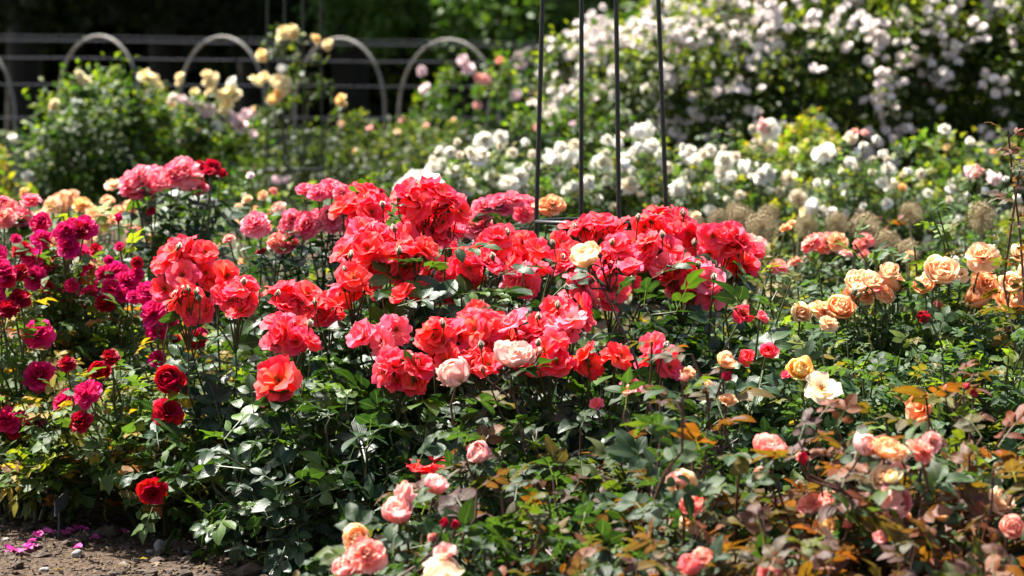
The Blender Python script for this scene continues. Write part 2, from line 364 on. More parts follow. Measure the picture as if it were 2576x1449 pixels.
COL = {  # bloom colours: lists of true petal colours
    'coral': ('coral', [(0.93, 0.044, 0.050), (0.93, 0.054, 0.072), (0.93, 0.064, 0.060)]),
    'red': ('coral', [(0.92, 0.020, 0.036), (0.90, 0.020, 0.055), (0.92, 0.032, 0.060)]),
    'rose': ('coral', [(0.93, 0.080, 0.14), (0.93, 0.11, 0.18), (0.93, 0.055, 0.11)]),
    'lightrose': ('coral', [(0.94, 0.23, 0.31), (0.94, 0.30, 0.37)]),
    'orange': ('coral', [(0.92, 0.052, 0.012), (0.92, 0.065, 0.018)]),
    'magenta': ('magenta', [(0.68, 0.010, 0.16), (0.72, 0.013, 0.21), (0.62, 0.008, 0.11)]),
    'fuchsia': ('magenta', [(0.76, 0.018, 0.24), (0.72, 0.015, 0.19)]),
    'darkred': ('crimson', [(0.28, 0.003, 0.02), (0.36, 0.004, 0.03)]),
    'crimson': ('crimson', [(0.58, 0.006, 0.03), (0.64, 0.01, 0.05)]),
    'pink': ('pink', [(0.93, 0.085, 0.18), (0.93, 0.12, 0.21), (0.92, 0.060, 0.15)]),
    'palepink': ('pink', [(0.95, 0.28, 0.34), (0.95, 0.22, 0.30)]),
    'hotpink': ('pink', [(0.90, 0.030, 0.12), (0.90, 0.042, 0.15)]),
    'apricot': ('apricot', [(0.95, 0.48, 0.22), (0.95, 0.54, 0.28)]),
    'paleapricot': ('apricot', [(0.95, 0.63, 0.38), (0.95, 0.68, 0.45)]),
    'orangeapricot': ('apricot', [(0.93, 0.32, 0.07), (0.93, 0.38, 0.12)]),
    'salmon': ('blush', [(0.92, 0.23, 0.14), (0.92, 0.29, 0.20)]),
    'coralpink': ('blush', [(0.92, 0.16, 0.13), (0.92, 0.13, 0.14)]),
    'blush': ('blush', [(0.92, 0.50, 0.45), (0.92, 0.56, 0.50)]),
    'blushpink': ('blush', [(0.92, 0.35, 0.36), (0.92, 0.42, 0.42)]),
    'cream': ('apricot', [(0.86, 0.70, 0.48), (0.86, 0.74, 0.52)]),
    'white': ('white', [(0.87, 0.85, 0.76), (0.87, 0.86, 0.80)]),
    'lemon': ('yellow', [(0.93, 0.86, 0.60), (0.93, 0.82, 0.52)]), 'amber': ('yellow', [(0.90, 0.62, 0.20), (0.90, 0.66, 0.28)]),
    'gold': ('yellow', [(0.93, 0.48, 0.05), (0.93, 0.43, 0.04)]), 'ivory': ('white', [(0.88, 0.76, 0.56), (0.88, 0.72, 0.52)]),
    'rambler': ('rambler', [(0.84, 0.78, 0.74), (0.86, 0.82, 0.77), (0.84, 0.75, 0.71)]),
    'mauve': ('rambler', [(0.86, 0.58, 0.62), (0.88, 0.64, 0.66)]),
    'greenbud': ('white', [(0.12, 0.16, 0.05)]),
    'copperbud': ('crimson', [(0.10, 0.05, 0.04)]),
}
def place_bloom(root, base, centre, direction, r, ck, shape, lod, name='bloom', squash=1.0, stamens=False):
    mat, cols = COL[ck]
    me = bloom_mesh(shape, int(rng.integers(0, 4)), mat, lod)
    o = obj(name, me, root)
    c = np.array(cols[rng.integers(0, len(cols))]) * rng.uniform(0.92, 1.05)
    o.color = (*np.clip(c, 0, 0.9), 1)
    dirn = unit(direction)
    off = {'semi': 0.15, 'semi_up': 0.4, 'cup': 0.7, 'globe': 0.85, 'rosette': 0.3, 'pompon': 0.4, 'single': 0.12, 'bud': 1.0, 'opening': 0.8}[shape]
    org = np.asarray(centre) - dirn * off * r
    o.location = org - base
    orient(o, dirn, rng.uniform(0, 6.28), r, squash)
    if stamens:
        s = obj('stamens', stamen_mesh(), o); s.location = (0, 0, 0.06)
    return org, -dirn * 0.2 * r

# ------------------------------------------------------------------ the bush builder
PAL = {
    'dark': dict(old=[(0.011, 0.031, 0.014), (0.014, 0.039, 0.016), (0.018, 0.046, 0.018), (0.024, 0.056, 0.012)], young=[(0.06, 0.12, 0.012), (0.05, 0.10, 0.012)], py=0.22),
    'mid': dict(old=[(0.042, 0.082, 0.022), (0.054, 0.100, 0.026), (0.066, 0.115, 0.022)], young=[(0.19, 0.20, 0.015), (0.14, 0.19, 0.018), (0.26, 0.17, 0.015), (0.26, 0.085, 0.018)], py=0.7, ty=0.62),
    'grey': dict(old=[(0.036, 0.074, 0.032), (0.046, 0.092, 0.036), (0.056, 0.104, 0.032)], young=[(0.10, 0.16, 0.02), (0.13, 0.17, 0.025), (0.16, 0.11, 0.025)], py=0.34),
    'copper': dict(old=[(0.028, 0.058, 0.020), (0.034, 0.068, 0.022), (0.05, 0.080, 0.020)], young=[(0.11, 0.038, 0.022), (0.085, 0.038, 0.032), (0.15, 0.044, 0.010), (0.10, 0.060, 0.010), (0.075, 0.042, 0.034), (0.15, 0.034, 0.010), (0.07, 0.085, 0.012)], py=1.0, ty=0.42),
    'halfcopper': dict(old=[(0.018, 0.042, 0.015), (0.024, 0.052, 0.018), (0.030, 0.060, 0.014)], young=[(0.085, 0.034, 0.022), (0.065, 0.034, 0.030), (0.13, 0.042, 0.010), (0.055, 0.08, 0.012), (0.06, 0.09, 0.012)], py=0.5, ty=0.72),
    'rambler': dict(old=[(0.030, 0.058, 0.010), (0.042, 0.072, 0.012), (0.032, 0.058, 0.012)], young=[(0.12, 0.15, 0.015), (0.14, 0.16, 0.02)], py=0.5),  # young: yellow-green that paints the mound's sunlit top into its leaves
    'fresh': dict(old=[(0.026, 0.062, 0.010), (0.038, 0.082, 0.012), (0.030, 0.064, 0.013)], young=[(0.11, 0.16, 0.014), (0.13, 0.17, 0.016)], py=0.4),
    'white': dict(old=[(0.044, 0.090, 0.022), (0.060, 0.112, 0.026), (0.048, 0.088, 0.018)], young=[(0.16, 0.20, 0.025), (0.20, 0.18, 0.03)], py=0.4),
    'dull': dict(old=[(0.026, 0.046, 0.010), (0.036, 0.060, 0.012), (0.048, 0.072, 0.016)], young=[(0.10, 0.11, 0.02), (0.09, 0.10, 0.02)], py=0.25),
    'olive': dict(old=[(0.045, 0.060, 0.012), (0.058, 0.066, 0.014), (0.032, 0.055, 0.012)], young=[(0.16, 0.11, 0.02), (0.18, 0.15, 0.02)], py=0.35),
    'golden': dict(old=[(0.14, 0.18, 0.015), (0.10, 0.16, 0.015)], young=[(0.34, 0.22, 0.02), (0.26, 0.24, 0.015)], py=0.5),
}
VIEW = np.array([0, -1.0, 0]); BS = 1.13
def bush(name, label, cat, group, px, d0, rx, ry, h, pal, leaf, n_shoots, level, blooms=(), trusses=(), canes=7, low=0.15, cane_mat='cane',
         leaf_mat='leaf', spacing=1.1, narrow=False, lod=0, shape='rosette', tall=(), zbias=0.5, leafy_stem=0.55, seed=0, bs=1.0, front=1.0, side=5, stem_name='cane'):
    """one rose bush: canes, foliage, blooms and buds. px/d0: its foot; rx, ry, h: its half width, half depth and height (m)"""
    global rng
    rng = np.random.default_rng(seed * 101 + 17)
    base = at(px, 300, d0); base[2] = 0
    root = thing(name, base, label, cat, group)
    pal = PAL[pal]
    buds = []
    tips = []          # (point, tangent, flowering, has_leaf_top)
    for b in blooms:
        bx, by, br, ck = b[:4]; o = b[4] if len(b) > 4 else {}
        d = o.get('d', d0 + rng.uniform(-0.95, -0.35) * ry * front)
        c = at(bx, by, d); r = br * BS * bs * d / FPX
        outw = unit((c - base) * np.array([1, 1, 0]) + 1e-6)
        dirn = o.get('dir')
        if dirn is None: dirn = outw * 0.35 + UP * 0.75 + VIEW * 0.45 + rng.normal(0, 0.28, 3)
        sh = o.get('s', shape if isinstance(shape, str) else shape[rng.integers(0, len(shape))])
        org, _ = place_bloom(root, base, c, np.asarray(dirn, float), r, ck, sh, lod, 'bud' if sh in ('bud',) else 'bloom', o.get('q', 1.0), stamens=o.get('st', sh in ('semi', 'single') and lod == 0))
        if sh == 'bud': buds.append((org, unit(unit(dirn) * 0.6 + UP)))
        else: tips.append((org, unit(o['tan']) if 'tan' in o else unit(unit(dirn) * 0.6 + UP), True, br))
    twigs = []
    for org, tan in buds:      # a bud springs from the stem of the bloom next to it when one is near
        near = [t for t in tips if np.linalg.norm(t[0] - org) < 0.16]
        if near:
            t = min(near, key=lambda t: np.linalg.norm(t[0] - org)); twigs.append((t[0] - t[1] * (0.05 + 0.3 * np.linalg.norm(t[0] - org)), org, tan))
        else: tips.append((org, tan, True, 9))
    for t in trusses:
        cx, cy, trx, try_, n, d, ck = t[:7]; o = t[7] if len(t) > 7 else {}
        c0 = at(cx, cy, d); sc = d / FPX; br = o.get('r', 0.0345)
        node = c0 - UP * (try_ * sc * 0.5 + 0.10) + np.array([0, 0.02, 0])
        rot = rng.uniform(0, 6.28)
        for i in range(n):
            rr = math.sqrt((i + 0.5) / n) * 0.92 if n > 1 else 0; a = rot + i * 2.39996
            u, v = rr * math.cos(a) + rng.normal(0, 0.13), rr * math.sin(a) + rng.normal(0, 0.13)
            dep = -0.05 * math.sqrt(max(0, 1 - rr * rr)) + rng.uniform(-0.03, 0.05)
            c = at(cx + u * trx, cy - v * try_, d + dep)
            dirn = np.array([u * 0.9, -0.50 - 0.35 * max(0, -v), 0.62 + 0.35 * v]) + rng.normal(0, 0.32, 3)
            cks = ck if isinstance(ck, str) else ck[rng.integers(0, len(ck))]
            sh = o.get('s', ('semi', 'semi_up', 'semi')[rng.integers(0, 3)])
            org, _ = place_bloom(root, base, c, dirn, br * rng.uniform(0.85, 1.12), cks, sh, lod, 'bloom', 1.0, stamens=lod == 0 and sh == 'semi')
            twigs.append((node, org, unit(unit(dirn) * 0.5 + UP * 0.6)))
        for i in range(o.get('buds', 1)):
            a = rng.uniform(0, 6.28)
            c = at(cx + trx * 0.75 * math.cos(a), cy - try_ * 0.8 * abs(math.sin(a)), d - 0.06)
            dirn = UP + rng.normal(0, 0.2, 3)
            org, _ = place_bloom(root, base, c, dirn, 0.0075, o.get('bud', 'greenbud'), 'bud', 1, 'bud', 1.2)
            twigs.append((node, org, unit(dirn)))
        tips.append((node, unit(UP + rng.normal(0, 0.12, 3)), True, 60))
    n_fl = len(tips)
    for t in tall:      # leafy young shoots standing above the bush: (px, py, d)
        tips.append((at(t[0], t[1], t[2]), unit(UP + rng.normal(0, 0.2, 3)), False, -1))
    for i in range(n_shoots):
        a = rng.uniform(0, 2 * PI); rr = math.sqrt(rng.random())
        z = h * (low + (1 - low) * (rng.random() ** zbias)) * (1 - 0.42 * rr ** 2.2) * rng.uniform(0.88, 1.06)
        p = base + np.array([rx * rr * math.cos(a), ry * rr * math.sin(a), max(z, 0.05)])
        ow = np.array([math.cos(a) * rr, math.sin(a) * rr, 0])
        tips.append((p, unit(ow * 0.7 + UP * (0.85 - 0.7 * rr * (z < 0.4 * h)) + rng.normal(0, 0.25, 3)), False, 0))
    # canes: each gathers the tips of its own sector
    pts = np.array([t[0] for t in tips])
    K = min(canes, len(tips))
    ang = np.arctan2((pts[:, 1] - base[1]) / ry, (pts[:, 0] - base[0]) / rx)
    cen = pts[rng.choice(len(pts), K, replace=False)][:, :2]
    for _ in range(5):
        own = np.argmin(((pts[:, None, :2] - cen[None]) ** 2).sum(-1), 1)
        cen = np.array([pts[own == k, :2].mean(0) if (own == k).any() else cen[k] for k in range(K)])
    gl = [Geo() for _ in range(K)]
    L_loc, L_dir, L_up, L_sz, L_col = [], [], [], [], []
    def leaves_on(path, t_from, t_to, young_top, scale):
        seg = np.linalg.norm(np.diff(path, axis=0), axis=1).sum()
        n = max(1, int(seg * (t_to - t_from) / (leaf * spacing * 1.0)))
        ts = np.linspace(t_from, t_to, n + 1)[1:] if n > 1 else np.array([t_to])
        idx = ts * (len(path) - 1); i0 = np.clip(idx.astype(int), 0, len(path) - 2); fr = (idx - i0)[:, None]
        p = path[i0] * (1 - fr) + path[i0 + 1] * fr
        T = unit(path[i0 + 1] - path[i0])
        ph = rng.uniform(0, 6.28) + np.arange(n if n > 1 else 1) * 2.4
        e1 = unit(np.cross(T, UP + 0.01)); e2 = np.cross(T, e1)
        q = e1 * np.cos(ph)[:, None] + e2 * np.sin(ph)[:, None]
        dd = unit(q + T * 0.35 + UP * 0.10 + rng.normal(0, 0.22, q.shape))
        uu = unit(UP * 0.9 + T * 0.45 + q * 0.15 + rng.normal(0, 0.30, q.shape))
        yg = (ts > pal.get('ty', 0.72)) & (rng.random(len(ts)) < pal['py'] * young_top)
        col = pick(pal['old'], len(ts)); cy = pick(pal['young'], len(ts))
        col = np.where(yg[:, None], cy, col)
        L_loc.append(p); L_dir.append(dd); L_up.append(uu); L_col.append(col)
        L_sz.append(leaf * scale * rng.uniform(0.72, 1.18, len(ts)) * np.where(ts > 0.9, 0.75, 1))
    for k in range(K):
        mine = [i for i in range(len(tips)) if own[i] == k]
        if not mine: continue
        a = 2 * PI * k / K
        b0 = base + np.array([0.045 * math.cos(a), 0.045 * math.sin(a), -0.02])
        mean = pts[mine].mean(0)
        f = base + (mean - base) * np.array([0.55, 0.55, 0]) + UP * min(mean[2] * 0.62, h * 0.55)
        main = bez(b0, UP, f, unit((mean - base) * np.array([1, 1, 0.8]) + UP * 0.3), 7)
        v, fc = tube(main, np.linspace(0.0085, 0.0045, 7) * (1 if level < 2 else 1.2), side); gl[k].add(v, fc)
        for i in mine:
            tip, tan, fl, br = tips[i]
            j = int(rng.integers(2, 7))
            if tip[2] < main[j][2]: j = max(1, int(np.argmin(np.abs(main[:, 2] - tip[2] * 0.6))))
            p0 = main[j]; t0 = unit(unit(main[min(j + 1, 6)] - main[j - 1]) + (tip - p0) * 0.5)
            br_path = bez(p0, t0, tip, tan, 8)
            sb = np.sin(np.linspace(0, PI * rng.uniform(1.0, 2.2), 8))[:, None] * rng.normal(0, 0.022, 3) * np.linalg.norm(tip - p0) / 0.4
            sb[0] = 0; sb[-1] = 0; br_path += sb; br_path[1:-1] += rng.normal(0, 0.0035, (6, 3))
            r1 = 0.0016 if br == 0 else 0.0021
            v, fc = tube(br_path, np.linspace(0.0040, r1, 8), 4 if level else side); gl[k].add(v, fc)
            if fl: leaves_on(br_path, 1 - leafy_stem, 0.90, 0.3, 1.0)
            elif br == -1: leaves_on(br_path, 0.25, 1.0, 1.3, 1.15)
            else: leaves_on(br_path, 0.22, 1.0, 1.0, 1.0)
    for node, org, tan in twigs:
        k = int(np.argmin(((cen - node[:2]) ** 2).sum(-1)))
        v, fc = tube(bez(node, unit(org - node + UP * 0.03), org, tan, 5), np.linspace(0.0024, 0.0016, 5), 4); gl[k].add(v, fc)
    for k in range(K):
        if gl[k].v: obj(stem_name, gl[k].mesh(stem_name, M[cane_mat], origin=base), root)
    g = Geo()
    scatter_leaves(g, np.concatenate(L_loc), np.concatenate(L_dir), np.concatenate(L_up), np.concatenate(L_sz), np.concatenate(L_col), level, narrow)
    if g.v: obj('foliage', g.mesh('foliage', M[leaf_mat], origin=base), root)
    return root
# ------------------------------------------------------------------ far shrubs: loose masses of small leaves on a few stems
def clump_points(c, rad, n, shell=0.55, r=None):
    r = r or rng
    v = unit(r.normal(0, 1, (n, 3)))
    k = (shell + (1 - shell) * r.random((n, 1)) ** 0.6) * (1 + 0.16 * np.sin(v[:, :1] * 5 + c[0] * 3) * np.cos(v[:, 2:] * 4 + c[1]))
    return c + v * k * rad, v
def far_shrub(name, label, cat, group, px, d0, masses, pal, leaf, dens, blooms=(), random_blooms=(), stems=5, cane_mat='cane', lod=2, shape='rosette', seed=0, mat='leaf_far', mass_bloom=False, shell=0.5):
    """masses: (px, py, rx px, ry px, depth radius m, d). dens: leaves per square metre of silhouette"""
    global rng
    rng = np.random.default_rng(seed * 77 + 5)
    base = at(px, 300, d0); base[2] = ground_z(base[1])
    root = thing(name, base, label, cat, group)
    pal = PAL[pal]; g = Geo(); cs = []
    for (mx, my, mrx, mry, md, d) in masses:
        c = at(mx, my, d); sc = d / FPX; rad = np.array([mrx * sc, md, mry * sc]); cs.append((c, rad))
        area = PI * rad[0] * rad[2]
        n_sub = max(6, int(area / 0.012) + 4); n = int(area * dens)
        sub, sv = clump_points(c, rad, n_sub, shell)
        own = rng.integers(0, n_sub, n)
        rs = 0.30 * min(rad[0], rad[2], 0.35) * rng.uniform(0.5, 1.3, n_sub)
        p = sub[own] + rng.normal(0, 1, (n, 3)) * rs[own, None] * 0.75
        dd = unit(unit(p - c) * 0.8 + rng.normal(0, 0.55, (n, 3)) - UP * 0.15)
        uu = unit(UP * 0.8 + unit(p - c) * 0.6 + rng.normal(0, 0.35, (n, 3)))
        col = pick(pal['old'], n); cy = pick(pal['young'], n)
        yy = (rng.random(n) < pal['py'] * np.clip(0.4 + (p[:, 2] - c[2]) / rad[2], 0, 1.2))  # young tint likelier higher up; on the rambler it paints a sunlit top
        col = np.where(yy[:, None], cy, col) * rng.uniform(0.75, 1.25, n_sub)[own][:, None]
        p[:, 2] = np.maximum(p[:, 2], base[2] + 0.02)
        scatter_cards(g, p, dd, uu, leaf * rng.uniform(0.7, 1.3, n), col)
    obj('foliage', g.mesh('foliage', M[mat], origin=base), root)
    k = 0
    for i in range(stems):
        c, rad = cs[i % len(cs)]
        tip = c + rng.normal(0, 0.35, 3) * rad + UP * rad[2] * 0.4
        b0 = base + np.array([rng.normal(0, 0.06), rng.normal(0, 0.06), -0.03])
        v, f = tube(bez(b0, UP, tip, unit(tip - b0 + UP * 0.2), 8), np.linspace(0.011, 0.003, 8), 5)
        gs = Geo(); gs.add(v, f); obj('stem', gs.mesh('stem', M[cane_mat], origin=base), root)
    items = []
    for b in blooms:
        o = b[4] if len(b) > 4 else {}
        d = o.get('d', d0 - 0.25)
        items.append((at(b[0], b[1], d), b[2] * 1.15 * d / FPX, b[3], o.get('s', shape)))
    n_rej = 0
    for (n, rm, ck, zf) in random_blooms:      # blooms sitting in small clusters on the sunny face of the masses
        wts = np.array([r_[0] * r_[2] for _, r_ in cs]) ** 0.6; wts /= wts.sum()
        while n > 0:
            c, rad = cs[rng.choice(len(cs), p=wts)]
            v = unit(rng.normal(0, 1, 3) + np.array([0, -0.55, 0.25]))
            if v[1] > 0.3 or (v[2] + 1) / 2 < rng.random() * zf: continue
            p = c + v * rad * (1.0 + 0.16 * math.sin(v[0] * 5 + c[0] * 3) * math.cos(v[2] * 4 + c[1])) * rng.uniform(0.92, 1.04)
            if p[2] < base[2] + 0.1 or any((((p - c2) / r2) ** 2).sum() < 0.72 for c2, r2 in cs if c2 is not c): continue
            sx = p[0] / p[1] * FPX + W / 2
            if n_rej < 4000 and sx > W + 60: n_rej += 1; continue
            for q in range(min(n, int(rng.choice([1, 2, 3, 5, 8, 11])))):
                items.append((p + rng.normal(0, 1, 3) * rm * np.array([1.5, 0.9, 1.4]), rm * rng.uniform(0.75, 1.2), ck, shape)); n -= 1
    items.sort(key=lambda t: -t[1] / t[0][1])
    extra = Geo()
    for i, (c, r, ck, sh) in enumerate(items):
        if not isinstance(sh, str): sh = sh[rng.integers(0, len(sh))]
        dirn = np.array([rng.normal(0, 0.4), -0.6, 0.6]) + rng.normal(0, 0.2, 3)
        if i < 100: place_bloom(root, base, c, dirn, r, ck, sh, lod)
        else:
            matn, cols = COL[ck]; key = ('arr', sh, matn)
            if key not in _bl:
                me = bloom_mesh(sh, 0, matn, 2); a = np.empty(len(me.vertices) * 3); me.vertices.foreach_get('co', a)
                fa = np.empty(len(me.loops), dtype=np.int32); me.loops.foreach_get('vertex_index', fa)
                uv = np.empty(len(me.loops) * 2); me.uv_layers[0].data.foreach_get('uv', uv); uvv = np.zeros((len(me.vertices), 2)); uvv[fa] = uv.reshape(-1, 2)
                ca = np.empty(len(me.vertices) * 4, dtype=np.float32); me.attributes['petal_tint'].data.foreach_get('color', ca)
                mi = np.empty(len(me.polygons), dtype=np.int32); me.polygons.foreach_get('material_index', mi)
                fq = fa.reshape(-1, 4)[mi == 0]
                _bl[key] = (a.reshape(-1, 3), fq, uvv, ca.reshape(-1, 4)[:, :3])
            v, fq, uvv, ca = _bl[key]
            Rm = np.array((Vector(dirn).to_track_quat('Z', 'Y').to_matrix() @ Matrix.Rotation(rng.uniform(0, 6.28), 3, 'Z')))
            extra.add(v @ Rm.T * r + c, fq, uvv, ca)
    if extra.v:
        e = obj('blossom', extra.mesh('blossom', [P[COL[items[-1][2]][0]]], 'petal_tint', origin=base), root)
        e.color = (*COL[items[-1][2]][1][0], 1); e['kind'] = 'stuff'
    return root

# ------------------------------------------------------------------ ground
def ground_z(y):
    t = min(max((y - 26.0) / 9.0, 0), 1)
    return 0.80 * t * t * (3 - 2 * t)
def soil_height(x, y):
    return 0.012 * np.sin(x * 3.1 + y * 1.7) + 0.010 * np.sin(x * 7.3 - y * 5.1) + 0.006 * np.sin(x * 19 + 3) * np.sin(y * 23)
def build_ground():
    xs = np.concatenate([np.linspace(-60, -3, 30), np.linspace(-2.9, 3, 150), np.linspace(3.2, 60, 30)])
    ys = np.concatenate([np.linspace(-40, 5, 20), np.linspace(5.04, 9, 150), np.linspace(9.2, 26.5, 40)])
    Y, X = np.meshgrid(ys, xs, indexing='ij')
    near = np.exp(-np.maximum(0, np.abs(Y - 7) - 2))
    Z = soil_height(X, Y) * near
    g = Geo(); g.add(np.stack([X, Y, Z], -1).reshape(-1, 3), grid_faces(len(xs), len(ys)))
    m, nt, nd, L = new_mat('soil'); out = N(nt, 'ShaderNodeOutputMaterial'); p = N(nt, 'ShaderNodeBsdfPrincipled')
    tc = N(nt, 'ShaderNodeTexCoord')
    a = N(nt, 'ShaderNodeTexNoise'); a.inputs['Scale'].default_value = 3.2; a.inputs['Detail'].default_value = 8; L.new(tc.outputs['Object'], a.inputs['Vector'])
    b = N(nt, 'ShaderNodeTexNoise'); b.inputs['Scale'].default_value = 70; b.inputs['Detail'].default_value = 8; L.new(tc.outputs['Object'], b.inputs['Vector'])
    v = N(nt, 'ShaderNodeTexVoronoi'); v.inputs['Scale'].default_value = 85; L.new(tc.outputs['Object'], v.inputs['Vector'])
    c1 = mix_col(nt, math_node(nt, 'MULTIPLY_ADD', a.outputs[0], 2.2, -0.6, clamp=True), (0.022, 0.014, 0.010), (0.070, 0.047, 0.030))
    c2 = mix_col(nt, math_node(nt, 'MULTIPLY_ADD', b.outputs[0], 3.2, -1.2, clamp=True), c1, (0.115, 0.078, 0.050))
    c3 = mix_col(nt, math_node(nt, 'LESS_THAN', v.outputs['Distance'], 0.16), c2, (0.16, 0.115, 0.075))
    L.new(c3, p.inputs['Base Color']); p.inputs['Roughness'].default_value = 0.95; p.inputs['Specular IOR Level'].default_value = 0.2
    bp = N(nt, 'ShaderNodeBump'); bp.inputs['Strength'].default_value = 1.0; bp.inputs['Distance'].default_value = 0.02
    L.new(math_node(nt, 'MULTIPLY_ADD', v.outputs['Distance'], 0.5, b.outputs[0]), bp.inputs['Height']); L.new(bp.outputs[0], p.inputs['Normal'])
    L.new(p.outputs[0], out.inputs[0])
    o = obj('soil', g.mesh('soil', m)); o['kind'] = 'structure'
    ys = np.concatenate([np.linspace(26.3, 36, 40), np.linspace(40, 300, 12)]); xs = np.linspace(-160, 160, 60)
    Y, X = np.meshgrid(ys, xs, indexing='ij'); Z = np.vectorize(ground_z)(Y) + 0.006
    g = Geo(); g.add(np.stack([X, Y, Z], -1).reshape(-1, 3), grid_faces(len(xs), len(ys)))
    o = obj('lawn', g.mesh('lawn', plain_material('lawn', (0.035, 0.06, 0.012), (0.07, 0.10, 0.02), 2.5, 0.9, 1.0, bdist=0.05))); o['kind'] = 'structure'
    # mulch: chips and crumbs lying on the soil
    r = np.random.default_rng(21); g = Geo(); K = 9000
    y = r.uniform(5.6, 8.2, K); x = r.uniform(-1.55, 0.3, K); z = soil_height(x, y) + 0.002
    tv = np.array([[-1, -.5, 0], [1, -.35, 0], [.9, .5, 0], [-.8, .4, 0], [-.7, -.3, .5], [.7, -.25, .55], [.6, .3, .5], [-.6, .25, .45]], float)
    tf = np.array([[4, 5, 6, 7], [0, 1, 5, 4], [1, 2, 6, 5], [2, 3, 7, 6], [3, 0, 4, 7]])
    s = r.uniform(0.002, 0.009, (K, 1)) * np.array([1, 1, 1]); s[:, 1] *= r.uniform(0.25, 0.9, K)
    an = r.uniform(0, 6.28, K); ti = r.normal(0, 0.3, K)
    V = tv[None] * s[:, None]; V[..., 2] = V[..., 2] + V[..., 0] * np.sin(ti)[:, None] + s[:, None, 0] * np.abs(np.sin(ti))[:, None] * .6
    ca, sa = np.cos(an)[:, None], np.sin(an)[:, None]
    V = np.stack([V[..., 0] * ca - V[..., 1] * sa, V[..., 0] * sa + V[..., 1] * ca, V[..., 2]], -1) + np.stack([x, y, z], -1)[:, None]
    g.add(V.reshape(-1, 3), (tf[None] + (np.arange(K) * 8)[:, None, None]).reshape(-1, 4))
    o = obj('mulch', g.mesh('mulch', M['chip'], smooth=False)); tag(o, 'brown bark mulch and crumbs scattered over the bare soil', 'mulch', None, 'stuff')
build_ground()
def leaf_litter():
    r = np.random.default_rng(44); K = 260; y = r.uniform(6.0, 7.6, K); x = r.uniform(-1.5, 0.1, K); z = soil_height(x, y) + 0.006
    a = r.uniform(0, 6.28, K); d = np.stack([np.cos(a), np.sin(a), r.normal(0, .15, K)], -1); u = unit(UP + r.normal(0, .35, (K, 3)))
    g = Geo(); scatter_cards(g, np.stack([x, y, z], -1), d, u, r.uniform(.012, .034, K), pick([(0.10, 0.055, 0.025), (0.16, 0.10, 0.05), (0.06, 0.035, 0.02), (0.20, 0.15, 0.09)], K, r))
    tag(obj('leaf_litter', g.mesh('leaf_litter', M['leaf_far'])), 'dry brown fallen leaves strewn over the bare soil', 'leaf litter', None, 'stuff')
    K = 420; g = Geo(); y = r.uniform(5.9, 7.5, K); x = r.uniform(-1.5, 0.1, K)
    for i in range(K):
        s = r.uniform(.006, .022) * (1 if r.random() < .9 else 1.6); t = np.linspace(-1, 1, 5)
        v, f = tube(np.stack([t * 0, t * 0, t * .6], -1), np.sqrt(np.clip(1 - t * t, .02, 1)), 7)
        v = v * (1 + r.normal(0, .14, (len(v), 1))) * s * r.uniform(.7, 1.3, 3); g.add(v + np.array([x[i], y[i], soil_height(x[i], y[i]) + s * .1]), f)
    tag(obj('clod', g.mesh('clod', M['clod'], smooth=False)), 'crumbly dark clods of earth lying on the soil', 'soil clods', None, 'stuff')
leaf_litter()
def soil_at(px, py):
    d = FPX * EYE / (py - 300); p = at(px, 300, d); p[2] = soil_height(p[0], p[1]); return p

# ------------------------------------------------------------------ the coral bushes in focus
CR, RR = ['coral', 'red', 'rose', 'coral'], ['red', 'red', 'coral', 'rose']
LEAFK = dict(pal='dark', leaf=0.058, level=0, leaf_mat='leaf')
bush('rose_bush', 'coral red rose bush with two tall bright heads, just left of the iron obelisk', 'rose bush', 'coral rose bushes', 1010, 6.70, 0.34, 0.30, 0.60, n_shoots=85, seed=1, canes=7,
     trusses=[(915, 530, 68, 42, 7, 6.72, ['red', 'orange', 'red']), (1065, 505, 85, 42, 10, 6.66, ['red', 'red', 'coral']), (1085, 575, 80, 38, 7, 6.72, ['rose', 'rose', 'coral']), (1130, 540, 35, 55, 4, 6.7, RR),
              (935, 600, 95, 45, 7, 6.60, ['rose', 'rose', 'lightrose']), (960, 650, 105, 42, 10, 6.50, ['coral', 'coral', 'orange']), (1040, 640, 50, 38, 4, 6.48, ['coral', 'orange']),
              (890, 715, 60, 48, 6, 6.46, ['orange', 'rose', 'coral']), (1040, 742, 36, 20, 2, 6.42, 'orange', {'s': 'semi_up', 'buds': 0}), (1190, 675, 85, 52, 8, 6.55, CR), (1130, 700, 60, 50, 5, 6.6, ['red', 'rose']), (1250, 605, 42, 42, 4, 6.62, ['coral', 'rose'], {'s': 'semi_up'})], tall=[(1120, 625, 6.42), (1235, 705, 6.38), (1050, 700, 6.40), (1000, 770, 6.32), (1110, 775, 6.34), (1200, 765, 6.36), (960, 745, 6.36), (1160, 740, 6.36)], **LEAFK)
